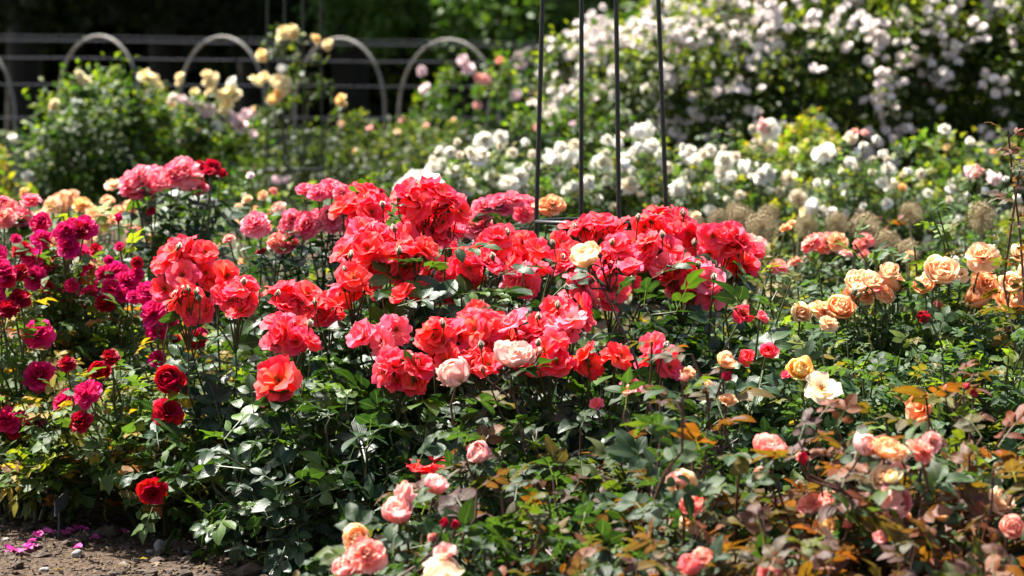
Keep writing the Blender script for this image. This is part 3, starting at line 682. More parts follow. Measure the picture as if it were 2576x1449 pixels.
bush('rose_bush', 'coral red rose bush whose crimson heads stand below and right of the iron obelisk', 'rose bush', 'coral rose bushes', 1640, 6.75, 0.40, 0.30, 0.58, n_shoots=85, seed=2, canes=7,
     trusses=[(1500, 575, 70, 45, 7, 6.74, ['red', 'red', 'rose']), (1605, 590, 85, 48, 8, 6.66, ['coral', 'red', 'coral']), (1690, 565, 60, 42, 6, 6.72, RR), (1650, 620, 55, 35, 4, 6.6, ['coral', 'rose']),
              (1800, 615, 70, 42, 7, 6.68, ['red', 'rose', 'red']), (1860, 640, 45, 45, 5, 6.70, ['red', 'rose']), (1715, 690, 65, 50, 7, 6.56, ['rose', 'lightrose', 'rose']), (1785, 725, 38, 30, 2, 6.5, ['orange', 'lightrose']),
              (1360, 645, 78, 45, 7, 6.62, ['coral', 'red', 'red']), (1310, 710, 48, 34, 4, 6.55, ['lightrose', 'rose']), (1440, 680, 45, 50, 4, 6.64, ['red', 'rose']), (1535, 710, 75, 52, 7, 6.50, ['rose', 'coral', 'rose']), (1455, 735, 40, 34, 4, 6.46, ['lightrose', 'rose']), (1560, 640, 50, 40, 4, 6.6, CR)], tall=[(1390, 745, 6.4), (1290, 770, 6.38), (1620, 770, 6.4), (1700, 785, 6.4), (1850, 690, 6.6), (1880, 740, 6.5), (1640, 700, 6.45)], **LEAFK)
bush('rose_bush', 'coral rose bush with green buds before its tall domed head, beside magenta roses', 'rose bush', 'coral rose bushes', 640, 6.60, 0.30, 0.26, 0.50, n_shoots=75, seed=3, canes=6,
     trusses=[(475, 665, 72, 58, 11, 6.60, ['coral', 'rose', 'coral'], {'buds': 1}), (420, 690, 25, 40, 2, 6.62, ['rose', 'lightrose']), (545, 700, 30, 26, 2, 6.58, 'orange', {'buds': 0}), (470, 755, 42, 30, 4, 6.50, ['orange', 'coral'], {'buds': 7, 'r': 0.036}), (590, 750, 72, 52, 7, 6.52, ['rose', 'rose', 'coral']),
              (735, 750, 52, 36, 5, 6.52, ['coral', 'coral', 'rose']), (825, 775, 45, 48, 5, 6.50, ['coral', 'rose']), (735, 840, 78, 40, 7, 6.40, ['rose', 'lightrose', 'coral'])], **LEAFK)
bush('rose_bush', 'low coral rose bush in front with orange red heads over deep glossy leaves', 'rose bush', 'coral rose bushes', 1030, 6.25, 0.44, 0.30, 0.47, n_shoots=150, seed=4, canes=10, low=0.08, zbias=0.8,
     blooms=[(700, 955, 56, 'orange', {'s': 'semi', 'd': 6.12, 'dir': (-0.25, -0.75, 0.6)}), (670, 985, 40, 'rose', {'s': 'semi_up', 'd': 6.16, 'dir': (-0.5, -0.4, 0.1)}), (1590, 972, 26, 'lightrose', {'s': 'semi_up', 'd': 6.1})],
     trusses=[(965, 845, 58, 38, 4, 6.22, 'lightrose', {'buds': 0}), (1000, 920, 60, 36, 5, 6.14, ['rose', 'red', 'rose']), (1055, 935, 22, 26, 2, 6.14, ['red', 'orange']), (1095, 850, 45, 48, 5, 6.22, 'orange'), (1200, 825, 90, 48, 10, 6.26, ['coral', 'orange', 'rose']), (1330, 835, 75, 45, 7, 6.26, ['rose', 'coral', 'lightrose']),
              (1430, 805, 58, 52, 7, 6.28, ['rose', 'red', 'lightrose']), (1230, 900, 110, 36, 7, 6.18, ['coral', 'rose', 'orange']), (1380, 890, 50, 40, 4, 6.16, ['red', 'rose']), (1480, 905, 30, 22, 2, 6.16, 'orange', {'buds': 0}), (1540, 890, 24, 18, 2, 6.18, 'orange', {'buds': 0}), (1655, 900, 55, 36, 4, 6.2, ['rose', 'lightrose', 'coral'])],
     **LEAFK)
bush('rose_bush', 'dark leaved coral rose bush behind copper shoots with a few small side blooms', 'rose bush', 'coral rose bushes', 1660, 6.35, 0.40, 0.28, 0.46, n_shoots=95, seed=5, canes=7, low=0.15,
     blooms=[(1930, 883, 20, 'rose', {'s': 'opening', 'd': 6.1}), (1870, 790, 26, 'rose', {'s': 'semi_up', 'd': 6.3}), (1915, 795, 20, 'lightrose', {'s': 'semi_up', 'd': 6.3}), (1880, 900, 22, 'coral', {'s': 'semi_up', 'd': 6.3}), (1500, 1015, 18, 'lightrose', {'s': 'semi_up', 'd': 6.1})], **LEAFK)
bush('rose_bush', 'leafy edge of the coral planting spilling over bare soil, one orange red bloom low down', 'rose bush', 'coral rose bushes', 850, 6.28, 0.28, 0.28, 0.42, n_shoots=120, seed=6, canes=8, low=0.06, zbias=0.9,
     trusses=[(1085, 1180, 48, 26, 4, 6.0, ['orange', 'coral'], {'buds': 0})], **LEAFK)

# ------------------------------------------------------------------ magenta and crimson roses at the left
MK = dict(pal='mid', leaf=0.039, level=1, leaf_mat='leaf_matt', shape='pompon', cane_mat='cane', leafy_stem=0.8, bs=1.12)
bush('rose_bush', 'tall magenta rose bush of small pompon blooms in front of pink and peach roses', 'rose bush', 'magenta rose bushes', 180, 7.5, 0.42, 0.34, 0.60, n_shoots=100, seed=11, canes=7, tall=[(480 * .33, 483 + 60, 7.5), (210, 540, 7.5)],
     blooms=[(102, 556, 21, 'magenta'), (108, 600, 22, 'magenta'), (167, 583, 23, 'magenta'), (150, 590, 18, 'magenta'), (213, 570, 25, 'magenta'), (196, 580, 18, 'darkred'), (202, 648, 28, 'magenta'), (83, 646, 28, 'fuchsia'), (88, 700, 25, 'fuchsia'), (98, 670, 22, 'fuchsia'), (170, 620, 24, 'magenta'), (150, 630, 20, 'darkred'),
             (228, 742, 24, 'magenta'), (295, 690, 30, 'fuchsia'), (320, 705, 24, 'magenta'), (280, 722, 22, 'magenta'), (258, 684, 17, 'magenta'), (345, 688, 16, 'magenta'), (157, 743, 21, 'magenta'), (47, 626, 16, 'crimson'), (130, 628, 16, 'crimson'), (40, 598, 11, 'magenta'), (298, 550, 9, 'magenta', {'s': 'bud'}), (300, 618, 11, 'magenta'), (240, 625, 13, 'crimson'), (195, 695, 15, 'magenta'), (345, 660, 12, 'crimson'), (265, 760, 20, 'darkred'), (250, 720, 14, 'magenta'), (185, 560, 14, 'magenta'), (130, 660, 14, 'magenta'), (225, 665, 12, 'magenta'), (60, 620, 13, 'crimson'), (180, 715, 15, 'magenta'), (310, 740, 16, 'magenta'), (330, 725, 14, 'darkred'), (120, 720, 13, 'darkred'), (275, 655, 10, 'magenta')], **MK)
bush('rose_bush', 'magenta rose bush with deep red blooms in shade against the picture edge', 'rose bush', 'magenta rose bushes', 10, 7.2, 0.30, 0.30, 0.55, n_shoots=80, seed=12, canes=6,
     blooms=[(7, 683, 28, 'magenta'), (47, 683, 19, 'darkred'), (48, 748, 22, 'darkred'), (17, 775, 26, 'darkred'), (-20, 740, 26, 'magenta'), (17, 700, 18, 'crimson'), (93, 838, 31, 'fuchsia'), (17, 1053, 28, 'magenta', {'d': 6.9}), (77, 1053, 24, 'fuchsia', {'d': 6.9, 's': 'opening'}), (33, 1088, 13, 'crimson', {'d': 6.9}), (97, 943, 33, 'magenta', {'d': 6.95}), (-15, 640, 25, 'magenta')], **MK)
bush('rose_bush', 'fuchsia rose bush touching the left coral head, yellow green leaves below', 'rose bush', 'magenta rose bushes', 390, 7.3, 0.28, 0.28, 0.44, n_shoots=100, seed=13, canes=6,
     blooms=[(370, 735, 26, 'fuchsia'), (395, 740, 24, 'fuchsia'), (383, 783, 29, 'fuchsia'), (395, 833, 23, 'fuchsia'), (430, 812, 17, 'fuchsia'), (440, 860, 18, 'darkred'), (490, 850, 22, 'darkred'), (395, 900, 18, 'magenta'), (510, 820, 14, 'fuchsia'), (335, 745, 14, 'magenta')], **MK)
bush('rose_bush', 'low crimson rose bush with copper young leaves, arching over soil near the plant label', 'rose bush', 'magenta rose bushes', 385, 6.88, 0.44, 0.32, 0.42, n_shoots=120, seed=14, canes=7, low=0.22,
     blooms=[(422, 955, 29, 'crimson', {'s': 'cup', 'd': 6.5}), (423, 1036, 31, 'crimson', {'s': 'rosette', 'd': 6.45}), (383, 1240, 29, 'crimson', {'s': 'rosette', 'd': 6.42, 'dir': (0.1, -0.9, -0.25)}), (250, 933, 23, 'crimson', {'s': 'opening'}), (278, 896, 18, 'darkred'), (270, 925, 14, 'crimson'), (213, 989, 31, 'magenta', {'s': 'rosette'}), (160, 1006, 26, 'magenta', {'s': 'rosette'}), (200, 1056, 24, 'darkred'), (167, 912, 18, 'darkred'), (490, 1010, 10, 'crimson', {'s': 'bud'})], **MK)
bush('rose_bush', 'leafy rose bush with bare brown canes above the fallen petals, nearly without blooms', 'rose bush', 'magenta rose bushes', 130, 7.0, 0.34, 0.26, 0.40, n_shoots=90, seed=15, canes=8, low=0.42, **MK)
bush('rose_bush', 'green rose bush filling the gap between crimson blooms and the coral front bush', 'rose bush', 'magenta rose bushes', 560, 7.05, 0.30, 0.30, 0.36, n_shoots=90, seed=16, canes=6, low=0.3, **MK)

# ------------------------------------------------------------------ pink roses behind
PK = dict(pal='dark', leaf=0.048, level=1, leaf_mat='leaf', shape='rosette', leafy_stem=0.72)
bush('rose_bush', 'tall pink rose bush whose blooms top bare dark stems above peach roses', 'rose bush', 'pink rose bushes', 460, 8.7, 0.24, 0.24, 0.72, n_shoots=110, seed=21, canes=8,
     blooms=[(327, 455, 36, 'pink'), (345, 440, 28, 'palepink'), (390, 446, 34, 'palepink'), (370, 460, 26, 'pink'), (460, 430, 38, 'palepink'), (435, 440, 30, 'pink'), (480, 445, 26, 'pink'), (503, 419, 18, 'crimson'), (537, 419, 20, 'crimson'), (525, 430, 16, 'crimson'), (558, 437, 12, 'crimson', {'s': 'opening'}), (535, 440, 10, 'crimson', {'s': 'bud'}), (500, 470, 22, 'pink'), (470, 465, 16, 'pink'), (338, 484, 22, 'pink'), (380, 530, 11, 'crimson')],
     tall=[(440, 500, 8.7), (500, 510, 8.6), (540, 500, 8.7), (520, 560, 8.6), (400, 560, 8.6)], **PK)
bush('rose_bush', 'pink rose bush with a loose double head of blooms left of the coral heads', 'rose bush', 'pink rose bushes', 770, 7.7, 0.32, 0.28, 0.52, n_shoots=75, seed=22, canes=7,
     blooms=[(775, 476, 25, 'pink'), (800, 482, 24, 'pink'), (840, 472, 30, 'pink'), (860, 485, 22, 'pink'), (735, 556, 28, 'pink'), (720, 565, 20, 'hotpink'), (770, 566, 32, 'pink'), (800, 550, 28, 'palepink'), (835, 550, 30, 'pink'), (850, 560, 22, 'pink'), (640, 560, 32, 'palepink'), (655, 572, 24, 'pink'), (692, 606, 22, 'coralpink'), (712, 612, 24, 'hotpink'), (735, 606, 16, 'hotpink'), (657, 630, 13, 'crimson'), (575, 598, 14, 'coralpink'), (905, 470, 19, 'crimson'), (935, 482, 15, 'crimson'), (958, 480, 12, 'crimson')], **PK)
bush('rose_bush', 'hot pink rose bush seen through the obelisk legs beside an orange bloom', 'rose bush', 'pink rose bushes', 1230, 7.9, 0.32, 0.28, 0.52, n_shoots=70, seed=23, canes=7,
     blooms=[(1216, 524, 28, 'hotpink'), (1240, 510, 24, 'hotpink'), (1262, 503, 24, 'hotpink'), (1289, 500, 24, 'pink'), (1270, 525, 20, 'hotpink'), (1325, 503, 20, 'pink'), (1319, 530, 28, 'hotpink'), (1335, 520, 20, 'hotpink'), (1205, 566, 38, 'pink'), (1185, 575, 26, 'palepink'), (1139, 583, 38, 'pink'), (1115, 590, 30, 'hotpink'), (1145, 515, 26, 'palepink'), (1389, 513, 28, 'orangeapricot'), (1372, 518, 26, 'apricot'), (1400, 515, 20, 'orangeapricot')], **PK)
bush('rose_bush', 'light pink rose bush with full round blooms beside the first magenta pompons', 'rose bush', 'pink rose bushes', 20, 8.3, 0.24, 0.26, 0.55, n_shoots=60, seed=24, canes=5,
     blooms=[(50, 545, 30, 'palepink'), (30, 535, 22, 'pink'), (77, 500, 24, 'pink'), (8, 520, 28, 'coralpink'), (12, 545, 26, 'coralpink'), (5, 500, 16, 'pink'), (-18, 530, 26, 'pink')], **PK)

# ------------------------------------------------------------------ apricot roses at the right
AK = dict(bs=0.9, pal='grey', leaf=0.034, level=1, leaf_mat='leaf_matt', shape=('cup', 'rosette', 'cup'), leafy_stem=0.75, spacing=0.95)
bush('rose_bush', 'apricot rose bush carrying the palest large blooms above small grey green leaves', 'rose bush', 'apricot rose bushes', 2450, 6.95, 0.40, 0.34, 0.63, n_shoots=230, seed=31, canes=9, low=0.2,
     blooms=[(2470, 643, 42, 'paleapricot', {'s': 'rosette'}), (2367, 680, 42, 'paleapricot', {'s': 'cup'}), (2345, 700, 26, 'apricot'), (2324, 716, 26, 'orangeapricot'), (2480, 712, 36, 'orangeapricot', {'s': 'rosette'}), (2457, 742, 32, 'orangeapricot', {'s': 'globe'}), (2548, 750, 44, 'apricot', {'s': 'cup'}), (2545, 712, 32, 'paleapricot'), (2570, 636, 28, 'paleapricot'), (2590, 690, 34, 'paleapricot'), (2585, 760, 30, 'apricot'), (2360, 770, 14, 'coralpink', {'s': 'bud'}), (2420, 690, 22, 'cream', {'s': 'single'})],
     tall=[(2340, 535, 6.85), (2360, 530, 6.85), (2300, 620, 6.9), (2400, 640, 6.9)], **AK)
bush('rose_bush', 'apricot rose bush with a long row of peach blooms among yellow green young shoots', 'rose bush', 'apricot rose bushes', 2120, 6.95, 0.36, 0.32, 0.58, n_shoots=230, seed=32, canes=9, low=0.2,
     blooms=[(2160, 708, 34, 'paleapricot', {'s': 'cup'}), (2194, 702, 28, 'apricot'), (2244, 705, 38, 'apricot', {'s': 'cup'}), (2204, 722, 18, 'coralpink', {'s': 'opening'}), (2230, 740, 24, 'apricot'), (2070, 776, 32, 'apricot', {'s': 'rosette'}), (2114, 770, 34, 'orangeapricot', {'s': 'cup'}), (2090, 790, 24, 'orangeapricot'), (2017, 786, 26, 'cream'), (2140, 745, 24, 'apricot'), (2085, 812, 24, 'paleapricot'), (2240, 680, 26, 'paleapricot'), (2180, 745, 22, 'paleapricot'),
             (2150, 735, 9, 'greenbud', {'s': 'bud'}), (2160, 742, 9, 'greenbud', {'s': 'bud'}), (2118, 800, 9, 'greenbud', {'s': 'bud'})],
     tall=[(2150, 615, 6.8), (2200, 650, 6.8), (1940, 690, 6.9), (2060, 690, 6.9), (1990, 710, 6.8)], **AK)
bush('rose_bush', 'green rose bush with one yellow and one open cream bloom, no other flowers', 'rose bush', 'apricot rose bushes', 2130, 6.35, 0.42, 0.30, 0.51, n_shoots=240, seed=33, canes=9, low=0.15,
     blooms=[(2014, 930, 34, 'gold', {'s': 'opening', 'd': 6.05}), (2025, 935, 26, 'orangeapricot', {'s': 'semi_up', 'd': 6.07}), (2068, 978, 50, 'cream', {'s': 'single', 'd': 6.0, 'dir': (0.1, -0.7, 0.75)}), (1978, 942, 14, 'hotpink', {'s': 'semi_up', 'd': 6.1})], **AK)
bush('rose_bush', 'dense small leaved rose bush between peach blooms and copper shoots near the right edge', 'rose bush', 'apricot rose bushes', 2460, 6.35, 0.36, 0.30, 0.51, n_shoots=230, seed=34, canes=8, low=0.15,
     blooms=[(2330, 800, 18, 'copperbud', {'s': 'bud', 'd': 6.2}), (2317, 1026, 42, 'orangeapricot', {'s': 'semi_up', 'd': 5.7})], **AK)
bush('rose_bush', 'small leaved green rose bush with olive shoots behind the dark coral foliage', 'rose bush', 'apricot rose bushes', 1870, 7.1, 0.30, 0.30, 0.50, n_shoots=110, seed=35, canes=6, low=0.2, tall=[(1900, 680, 7.0), (1940, 670, 7.0)], **AK)

bush('rose_bush', 'single tall bronze tipped rose shoot rising above the apricot roses by the picture edge', 'rose bush', 'apricot rose bushes', 2590, 6.6, 0.10, 0.10, 0.42, n_shoots=8, seed=36, canes=3, pal='copper', leaf=0.030, level=1, leaf_mat='leaf_matt', cane_mat='cane_red', spacing=0.9, tall=[(2536, 330, 6.6), (2566, 430, 6.62)])

# ------------------------------------------------------------------ copper leaved roses nearest the camera
CK = dict(bs=0.92, leaf=0.042, level=0, leaf_mat='leaf_matt', shape=('cup', 'globe', 'rosette'), cane_mat='cane_red', leafy_stem=0.85)
bush('rose_bush', 'blush rose bush with two round pale pink blooms leaning onto coral flowers', 'rose bush', 'copper leaved rose bushes', 1330, 5.55, 0.34, 0.24, 0.42, pal='halfcopper', n_shoots=95, seed=41, canes=7, low=0.2,
     blooms=[(1136, 935, 44, 'blush', {'s': 'globe', 'd': 5.6, 'dir': (-0.35, -0.55, 0.6)}), (1289, 888, 46, 'blush', {'s': 'cup', 'd': 5.6, 'dir': (0.1, -0.35, 0.9)}), (1332, 895, 26, 'blush', {'s': 'semi_up', 'd': 5.62, 'dir': (0.9, -0.2, 0.1)}), (1202, 1136, 32, 'blushpink', {'s': 'globe', 'd': 5.4}), (1215, 930, 10, 'coralpink', {'s': 'bud', 'd': 5.6}), (1355, 890, 11, 'coralpink', {'s': 'bud', 'd': 5.6}), (1260, 930, 9, 'copperbud', {'s': 'bud', 'd': 5.6}), (1305, 940, 10, 'crimson', {'s': 'bud', 'd': 5.6})], **CK)
bush('rose_bush', 'copper leaved rose bush whose long arching shoot ends in a peach bloom over coral heads', 'rose bush', 'copper leaved rose bushes', 1660, 5.5, 0.34, 0.26, 0.40, pal='halfcopper', n_shoots=85, seed=42, canes=6, low=0.2,
     blooms=[(1472, 640, 40, 'paleapricot', {'s': 'cup', 'd': 5.75, 'dir': (-0.35, -0.3, 0.8), 'tan': (-0.75, 0.1, 1.0)}), (1520, 660, 8, 'copperbud', {'s': 'bud', 'd': 5.72}), (1535, 672, 8, 'copperbud', {'s': 'bud', 'd': 5.72}), (1510, 645, 7, 'copperbud', {'s': 'bud', 'd': 5.72}), (1495, 690, 8, 'copperbud', {'s': 'bud', 'd': 5.72}), (1550, 690, 7, 'copperbud', {'s': 'bud', 'd': 5.72}), (1485, 710, 7, 'copperbud', {'s': 'bud', 'd': 5.72}),
             (1824, 906, 26, 'orangeapricot', {'s': 'opening', 'd': 5.5}), (1824, 950, 13, 'crimson', {'s': 'bud', 'd': 5.5}), (1733, 940, 20, 'orangeapricot', {'s': 'opening', 'd': 5.5}), (1778, 972, 20, 'orangeapricot', {'s': 'cup', 'd': 5.5}), (1830, 1005, 26, 'apricot', {'s': 'semi_up', 'd': 5.5}), (1580, 985, 18, 'blushpink', {'s': 'opening', 'd': 5.4})],
     tall=[(1640, 860, 5.6), (1740, 890, 5.5)], **CK)
bush('rose_bush', 'pink and apricot rose bush with brown purple leaves, buds and a large drooping pink bloom', 'rose bush', 'copper leaved rose bushes', 2260, 5.0, 0.40, 0.30, 0.40, pal='copper', n_shoots=125, seed=43, canes=9, low=0.2, zbias=0.4,
     blooms=[(1937, 1120, 40, 'coralpink', {'s': 'cup', 'd': 5.0, 'dir': (0.05, -0.3, 0.9)}), (2017, 1156, 14, 'coralpink', {'s': 'bud'}), (2180, 1116, 34, 'blush', {'s': 'globe'}), (2230, 1126, 36, 'orangeapricot', {'s': 'cup'}), (2260, 1135, 24, 'apricot'), (2320, 1130, 36, 'salmon', {'s': 'rosette'}), (2345, 1110, 26, 'blushpink', {'s': 'rosette'}), (2327, 1178, 15, 'crimson', {'s': 'opening'}), (2225, 1205, 34, 'cream', {'s': 'cup'}), (2245, 1200, 22, 'lemon', {'s': 'opening'}), (2265, 1180, 22, 'blush', {'s': 'semi_up'}), (2250, 1260, 48, 'blushpink', {'s': 'globe', 'dir': (0.6, -0.5, 0.4)}), (2215, 1285, 30, 'blushpink', {'s': 'opening'}),
             (2040, 1262, 34, 'salmon', {'s': 'rosette', 'q': .8}), (2085, 1262, 34, 'salmon', {'s': 'rosette', 'q': .8}), (2517, 1258, 36, 'paleapricot', {'s': 'cup', 'd': 4.9}), (2494, 1282, 22, 'lemon', {'s': 'semi_up', 'd': 4.9}), (2367, 1293, 21, 'gold', {'s': 'globe', 'd': 4.8}), (2277, 1306, 20, 'orangeapricot', {'s': 'opening', 'd': 4.8}), (2317, 1316, 13, 'coralpink', {'s': 'bud', 'd': 4.8}), (2134, 1320, 15, 'coralpink', {'s': 'bud', 'd': 4.8}), (2074, 1326, 26, 'gold', {'s': 'cup', 'd': 4.8}), (2544, 1326, 30, 'salmon', {'s': 'cup', 'd': 4.7}), (2214, 1353, 20, 'blushpink', {'s': 'opening', 'd': 4.7}), (1914, 1190, 18, 'salmon', {'s': 'opening', 'd': 5.0}), (2018, 1158, 14, 'crimson', {'s': 'bud'}), (2450, 995, 10, 'crimson', {'s': 'bud', 'd': 5.1}), (2430, 975, 9, 'crimson', {'s': 'bud', 'd': 5.1}), (2380, 980, 9, 'coralpink', {'s': 'bud', 'd': 5.1})],
     tall=[(2060, 1050, 5.0), (2100, 1075, 5.0), (2230, 1055, 5.1), (2400, 950, 5.2), (2450, 940, 5.2), (2540, 1060, 5.0), (2010, 1110, 4.95), (1950, 1200, 4.85), (2330, 1000, 5.1), (2500, 1180, 4.85), (2120, 1110, 4.95), (2060, 1180, 4.85), (2470, 1100, 4.95), (2560, 1140, 4.9), (2150, 1180, 4.85)], **CK)
bush('rose_bush', 'copper leaved rose bush with cream and salmon blooms among green leaves', 'rose bush', 'copper leaved rose bushes', 1760, 4.95, 0.38, 0.28, 0.345, pal='halfcopper', n_shoots=105, seed=44, canes=8, low=0.2, zbias=0.4,
     blooms=[(1740, 1268, 30, 'salmon', {'s': 'cup'}), (1717, 1218, 36, 'cream', {'s': 'cup'}), (1700, 1205, 24, 'blush', {'s': 'semi_up'}), (1735, 1310, 24, 'cream', {'s': 'opening', 'd': 4.9}), (1737, 1416, 36, 'coralpink', {'s': 'globe', 'd': 4.5}), (1765, 1400, 24, 'salmon', {'s': 'cup', 'd': 4.5}), (1937, 1442, 28, 'coralpink', {'s': 'rosette', 'd': 4.5}), (1720, 955, 10, 'coralpink', {'s': 'bud'}), (1940, 1390, 14, 'coralpink', {'s': 'opening', 'd': 4.6})],
     tall=[(1700, 1010, 5.2), (1720, 1060, 5.1), (1660, 1020, 5.3), (1780, 1080, 5.1), (1850, 1150, 4.9)], **CK)
bush('rose_bush', 'pink rose bush low at the bottom with a coral rosette and flame shaped upright petals', 'rose bush', 'copper leaved rose bushes', 1180, 5.0, 0.34, 0.24, 0.27, pal='halfcopper', n_shoots=100, seed=45, canes=8, low=0.15, zbias=0.5,
     blooms=[(1002, 1290, 38, 'blushpink', {'s': 'cup', 'q': 1.3, 'd': 5.0, 'dir': (-0.1, -0.35, 0.8)}), (1012, 1258, 26, 'blushpink', {'s': 'opening', 'q': 1.6, 'd': 5.02, 'dir': (0.15, -0.1, 1)}), (1096, 1222, 30, 'blushpink', {'s': 'cup', 'q': 1.3, 'd': 5.1, 'dir': (0.2, -0.2, 1)}), (922, 1393, 48, 'coralpink', {'s': 'rosette', 'd': 4.8, 'dir': (0.05, -0.8, 0.5)}), (898, 1352, 34, 'apricot', {'s': 'cup', 'd': 4.85}), (866, 1425, 30, 'blushpink', {'s': 'cup', 'd': 4.8}), (1109, 1432, 48, 'cream', {'s': 'globe', 'd': 4.6, 'dir': (0, -0.3, 1)}), (1120, 1390, 28, 'blush', {'s': 'semi_up', 'd': 4.62}), (1146, 1320, 12, 'crimson', {'s': 'bud'}), (1116, 1320, 11, 'crimson', {'s': 'bud'}), (1089, 1353, 12, 'coralpink', {'s': 'bud'})],
     tall=[(1200, 1230, 5.0), (1260, 1240, 5.0), (1320, 1280, 4.9)], **CK)
bush('rose_bush', 'green leaved rose bush between the blush blooms and the cream ones, without flowers', 'rose bush', 'copper leaved rose bushes', 1500, 5.15, 0.36, 0.26, 0.345, pal='halfcopper', n_shoots=110, seed=46, canes=8, low=0.2, **CK)
bush('rose_bush', 'rust and purple leaved rose bush spreading along the bottom edge, few buds', 'rose bush', 'copper leaved rose bushes', 2080, 4.6, 0.52, 0.24, 0.355, pal='copper', n_shoots=150, seed=47, canes=9, low=0.3, zbias=0.5, **CK)
bush('rose_bush', 'green and brown leaved rose bush filling the lowest middle edge', 'rose bush', 'copper leaved rose bushes', 1420, 4.65, 0.38, 0.22, 0.23, pal='halfcopper', n_shoots=110, seed=48, canes=8, low=0.3, zbias=0.6, **CK)

# ------------------------------------------------------------------ middle distance
BK = dict(level=2, leaf_mat='leaf_far', lod=1)
bush('rose_bush', 'peach rose bush of soft round blooms behind the magenta pompons', 'rose bush', 'peach rose bushes', 210, 10.0, 0.45, 0.4, 0.62, 'fresh', 0.036, 130, seed=51, shape='rosette',
     blooms=[(150, 506, 28, 'apricot'), (130, 515, 22, 'paleapricot'), (178, 495, 20, 'apricot'), (207, 512, 22, 'gold'), (260, 546, 32, 'paleapricot'), (240, 540, 24, 'apricot'), (285, 555, 20, 'paleapricot'), (247, 578, 20, 'cream'), (307, 530, 22, 'apricot'), (330, 520, 18, 'apricot'), (285, 463, 20, 'paleapricot'), (377, 603, 22, 'cream'), (350, 580, 17, 'coralpink'), (327, 573, 16, 'blush'), (225, 600, 16, 'apricot'), (330, 610, 14, 'apricot'), (105, 540, 18, 'paleapricot'), (60, 480, 12, 'gold'), (270, 500, 16, 'apricot'), (420, 590, 13, 'coralpink')], **BK)
bush('rose_bush', 'mixed peach rose bush in the gap behind the pink double head', 'rose bush', 'peach rose bushes', 640, 9.6, 0.45, 0.4, 0.62, 'white', 0.036, 130, seed=52, shape='rosette',
     blooms=[(620, 500, 12, 'apricot'), (660, 490, 12, 'apricot'), (600, 520, 10, 'cream'), (680, 530, 13, 'apricot'), (700, 520, 16, 'blush'), (630, 440, 10, 'mauve'), (560, 620, 14, 'paleapricot'), (690, 480, 10, 'coralpink'), (590, 560, 12, 'apricot'), (610, 660, 14, 'apricot')], **BK)
bush('rose_bush', 'silvery green leaved bush between the pink roses and the coral left head', 'rose bush', 'peach rose bushes', 560, 8.0, 0.40, 0.34, 0.46, 'grey', 0.036, 120, 1, seed=53, leaf_mat='leaf', low=0.3)
bush('rose_bush', 'silvery green leaved bush under the long white blooms left of the coral heads', 'rose bush', 'peach rose bushes', 860, 8.4, 0.40, 0.34, 0.50, 'dull', 0.036, 120, 1, seed=54, leaf_mat='leaf', low=0.3)
bush('rose_bush', 'white peony like bloom on a bush directly behind the tallest coral head', 'rose bush', 'white rose bushes', 1050, 9.6, 0.35, 0.3, 0.60, 'white', 0.036, 90, seed=55, shape='pompon', blooms=[(1045, 472, 54, 'white', {'d': 9.5}), (1020, 480, 30, 'white'), (1180, 600, 18, 'white')], **BK)
bush('rose_bush', 'coral and salmon rose bush in front of the dry allium heads', 'rose bush', 'peach rose bushes', 2060, 8.2, 0.40, 0.3, 0.50, 'grey', 0.034, 110, seed=56, shape='rosette',
     blooms=[(2037, 608, 28, 'coralpink'), (2060, 603, 24, 'salmon'), (2080, 608, 28, 'salmon'), (2107, 606, 22, 'orangeapricot'), (2095, 612, 20, 'coralpink'), (2178, 603, 20, 'coralpink'), (2165, 615, 16, 'salmon'), (2180, 640, 16, 'coralpink'), (1960, 670, 22, 'coralpink'), (2000, 656, 17, 'salmon'), (1885, 603, 16, 'blush'), (1905, 615, 22, 'blush'), (1900, 635, 18, 'blush'), (1977, 570, 14, 'orangeapricot'), (1990, 560, 10, 'apricot'), (2130, 635, 15, 'blush')], **BK)
def drift(x0, x1):
    r = np.random.default_rng(x0)
    return [(x, r.uniform(350, 560) - 0.00006 * (x - (x0 + x1) / 2) ** 2, r.uniform(7, 14), ('white', 'white', 'ivory')[r.integers(0, 3)]) for x in r.uniform(x0, x1, 14 + (x1 - x0) // 22)]
WB = dict(pal='white', leaf=0.034, level=2, leaf_mat='leaf_far', lod=1, shape=('globe', 'pompon', 'pompon'), bs=1.0)
bush('rose_bush', 'white rose bush of round ivory blooms left of the obelisk legs', 'rose bush', 'white rose bushes', 1200, 12.0, 0.55, 0.45, 0.90, n_shoots=230, seed=61, low=0.3,
     blooms=[(1205, 393, 24, 'white'), (1089, 420, 19, 'white'), (1107, 408, 15, 'ivory'), (1132, 383, 15, 'white'), (1139, 427, 21, 'white'), (1219, 353, 21, 'white'), (1205, 360, 15, 'white'), (1259, 342, 17, 'white'), (1169, 467, 25, 'white'), (1180, 475, 17, 'white'), (1279, 457, 25, 'white'), (1309, 443, 23, 'white'), (1285, 423, 17, 'white'), (1235, 440, 20, 'white'), (1250, 445, 15, 'white'), (1103, 380, 10, 'ivory'), (1088, 398, 9, 'ivory'), (1155, 388, 10, 'ivory'), (1150, 355, 8, 'ivory'), (1183, 380, 12, 'ivory'), (1230, 420, 12, 'white'), (1330, 420, 15, 'white'), (1320, 470, 14, 'white'), (1210, 490, 13, 'white'), (1260, 500, 16, 'white'), (1340, 385, 12, 'ivory')] + drift(1090, 1340), **WB)
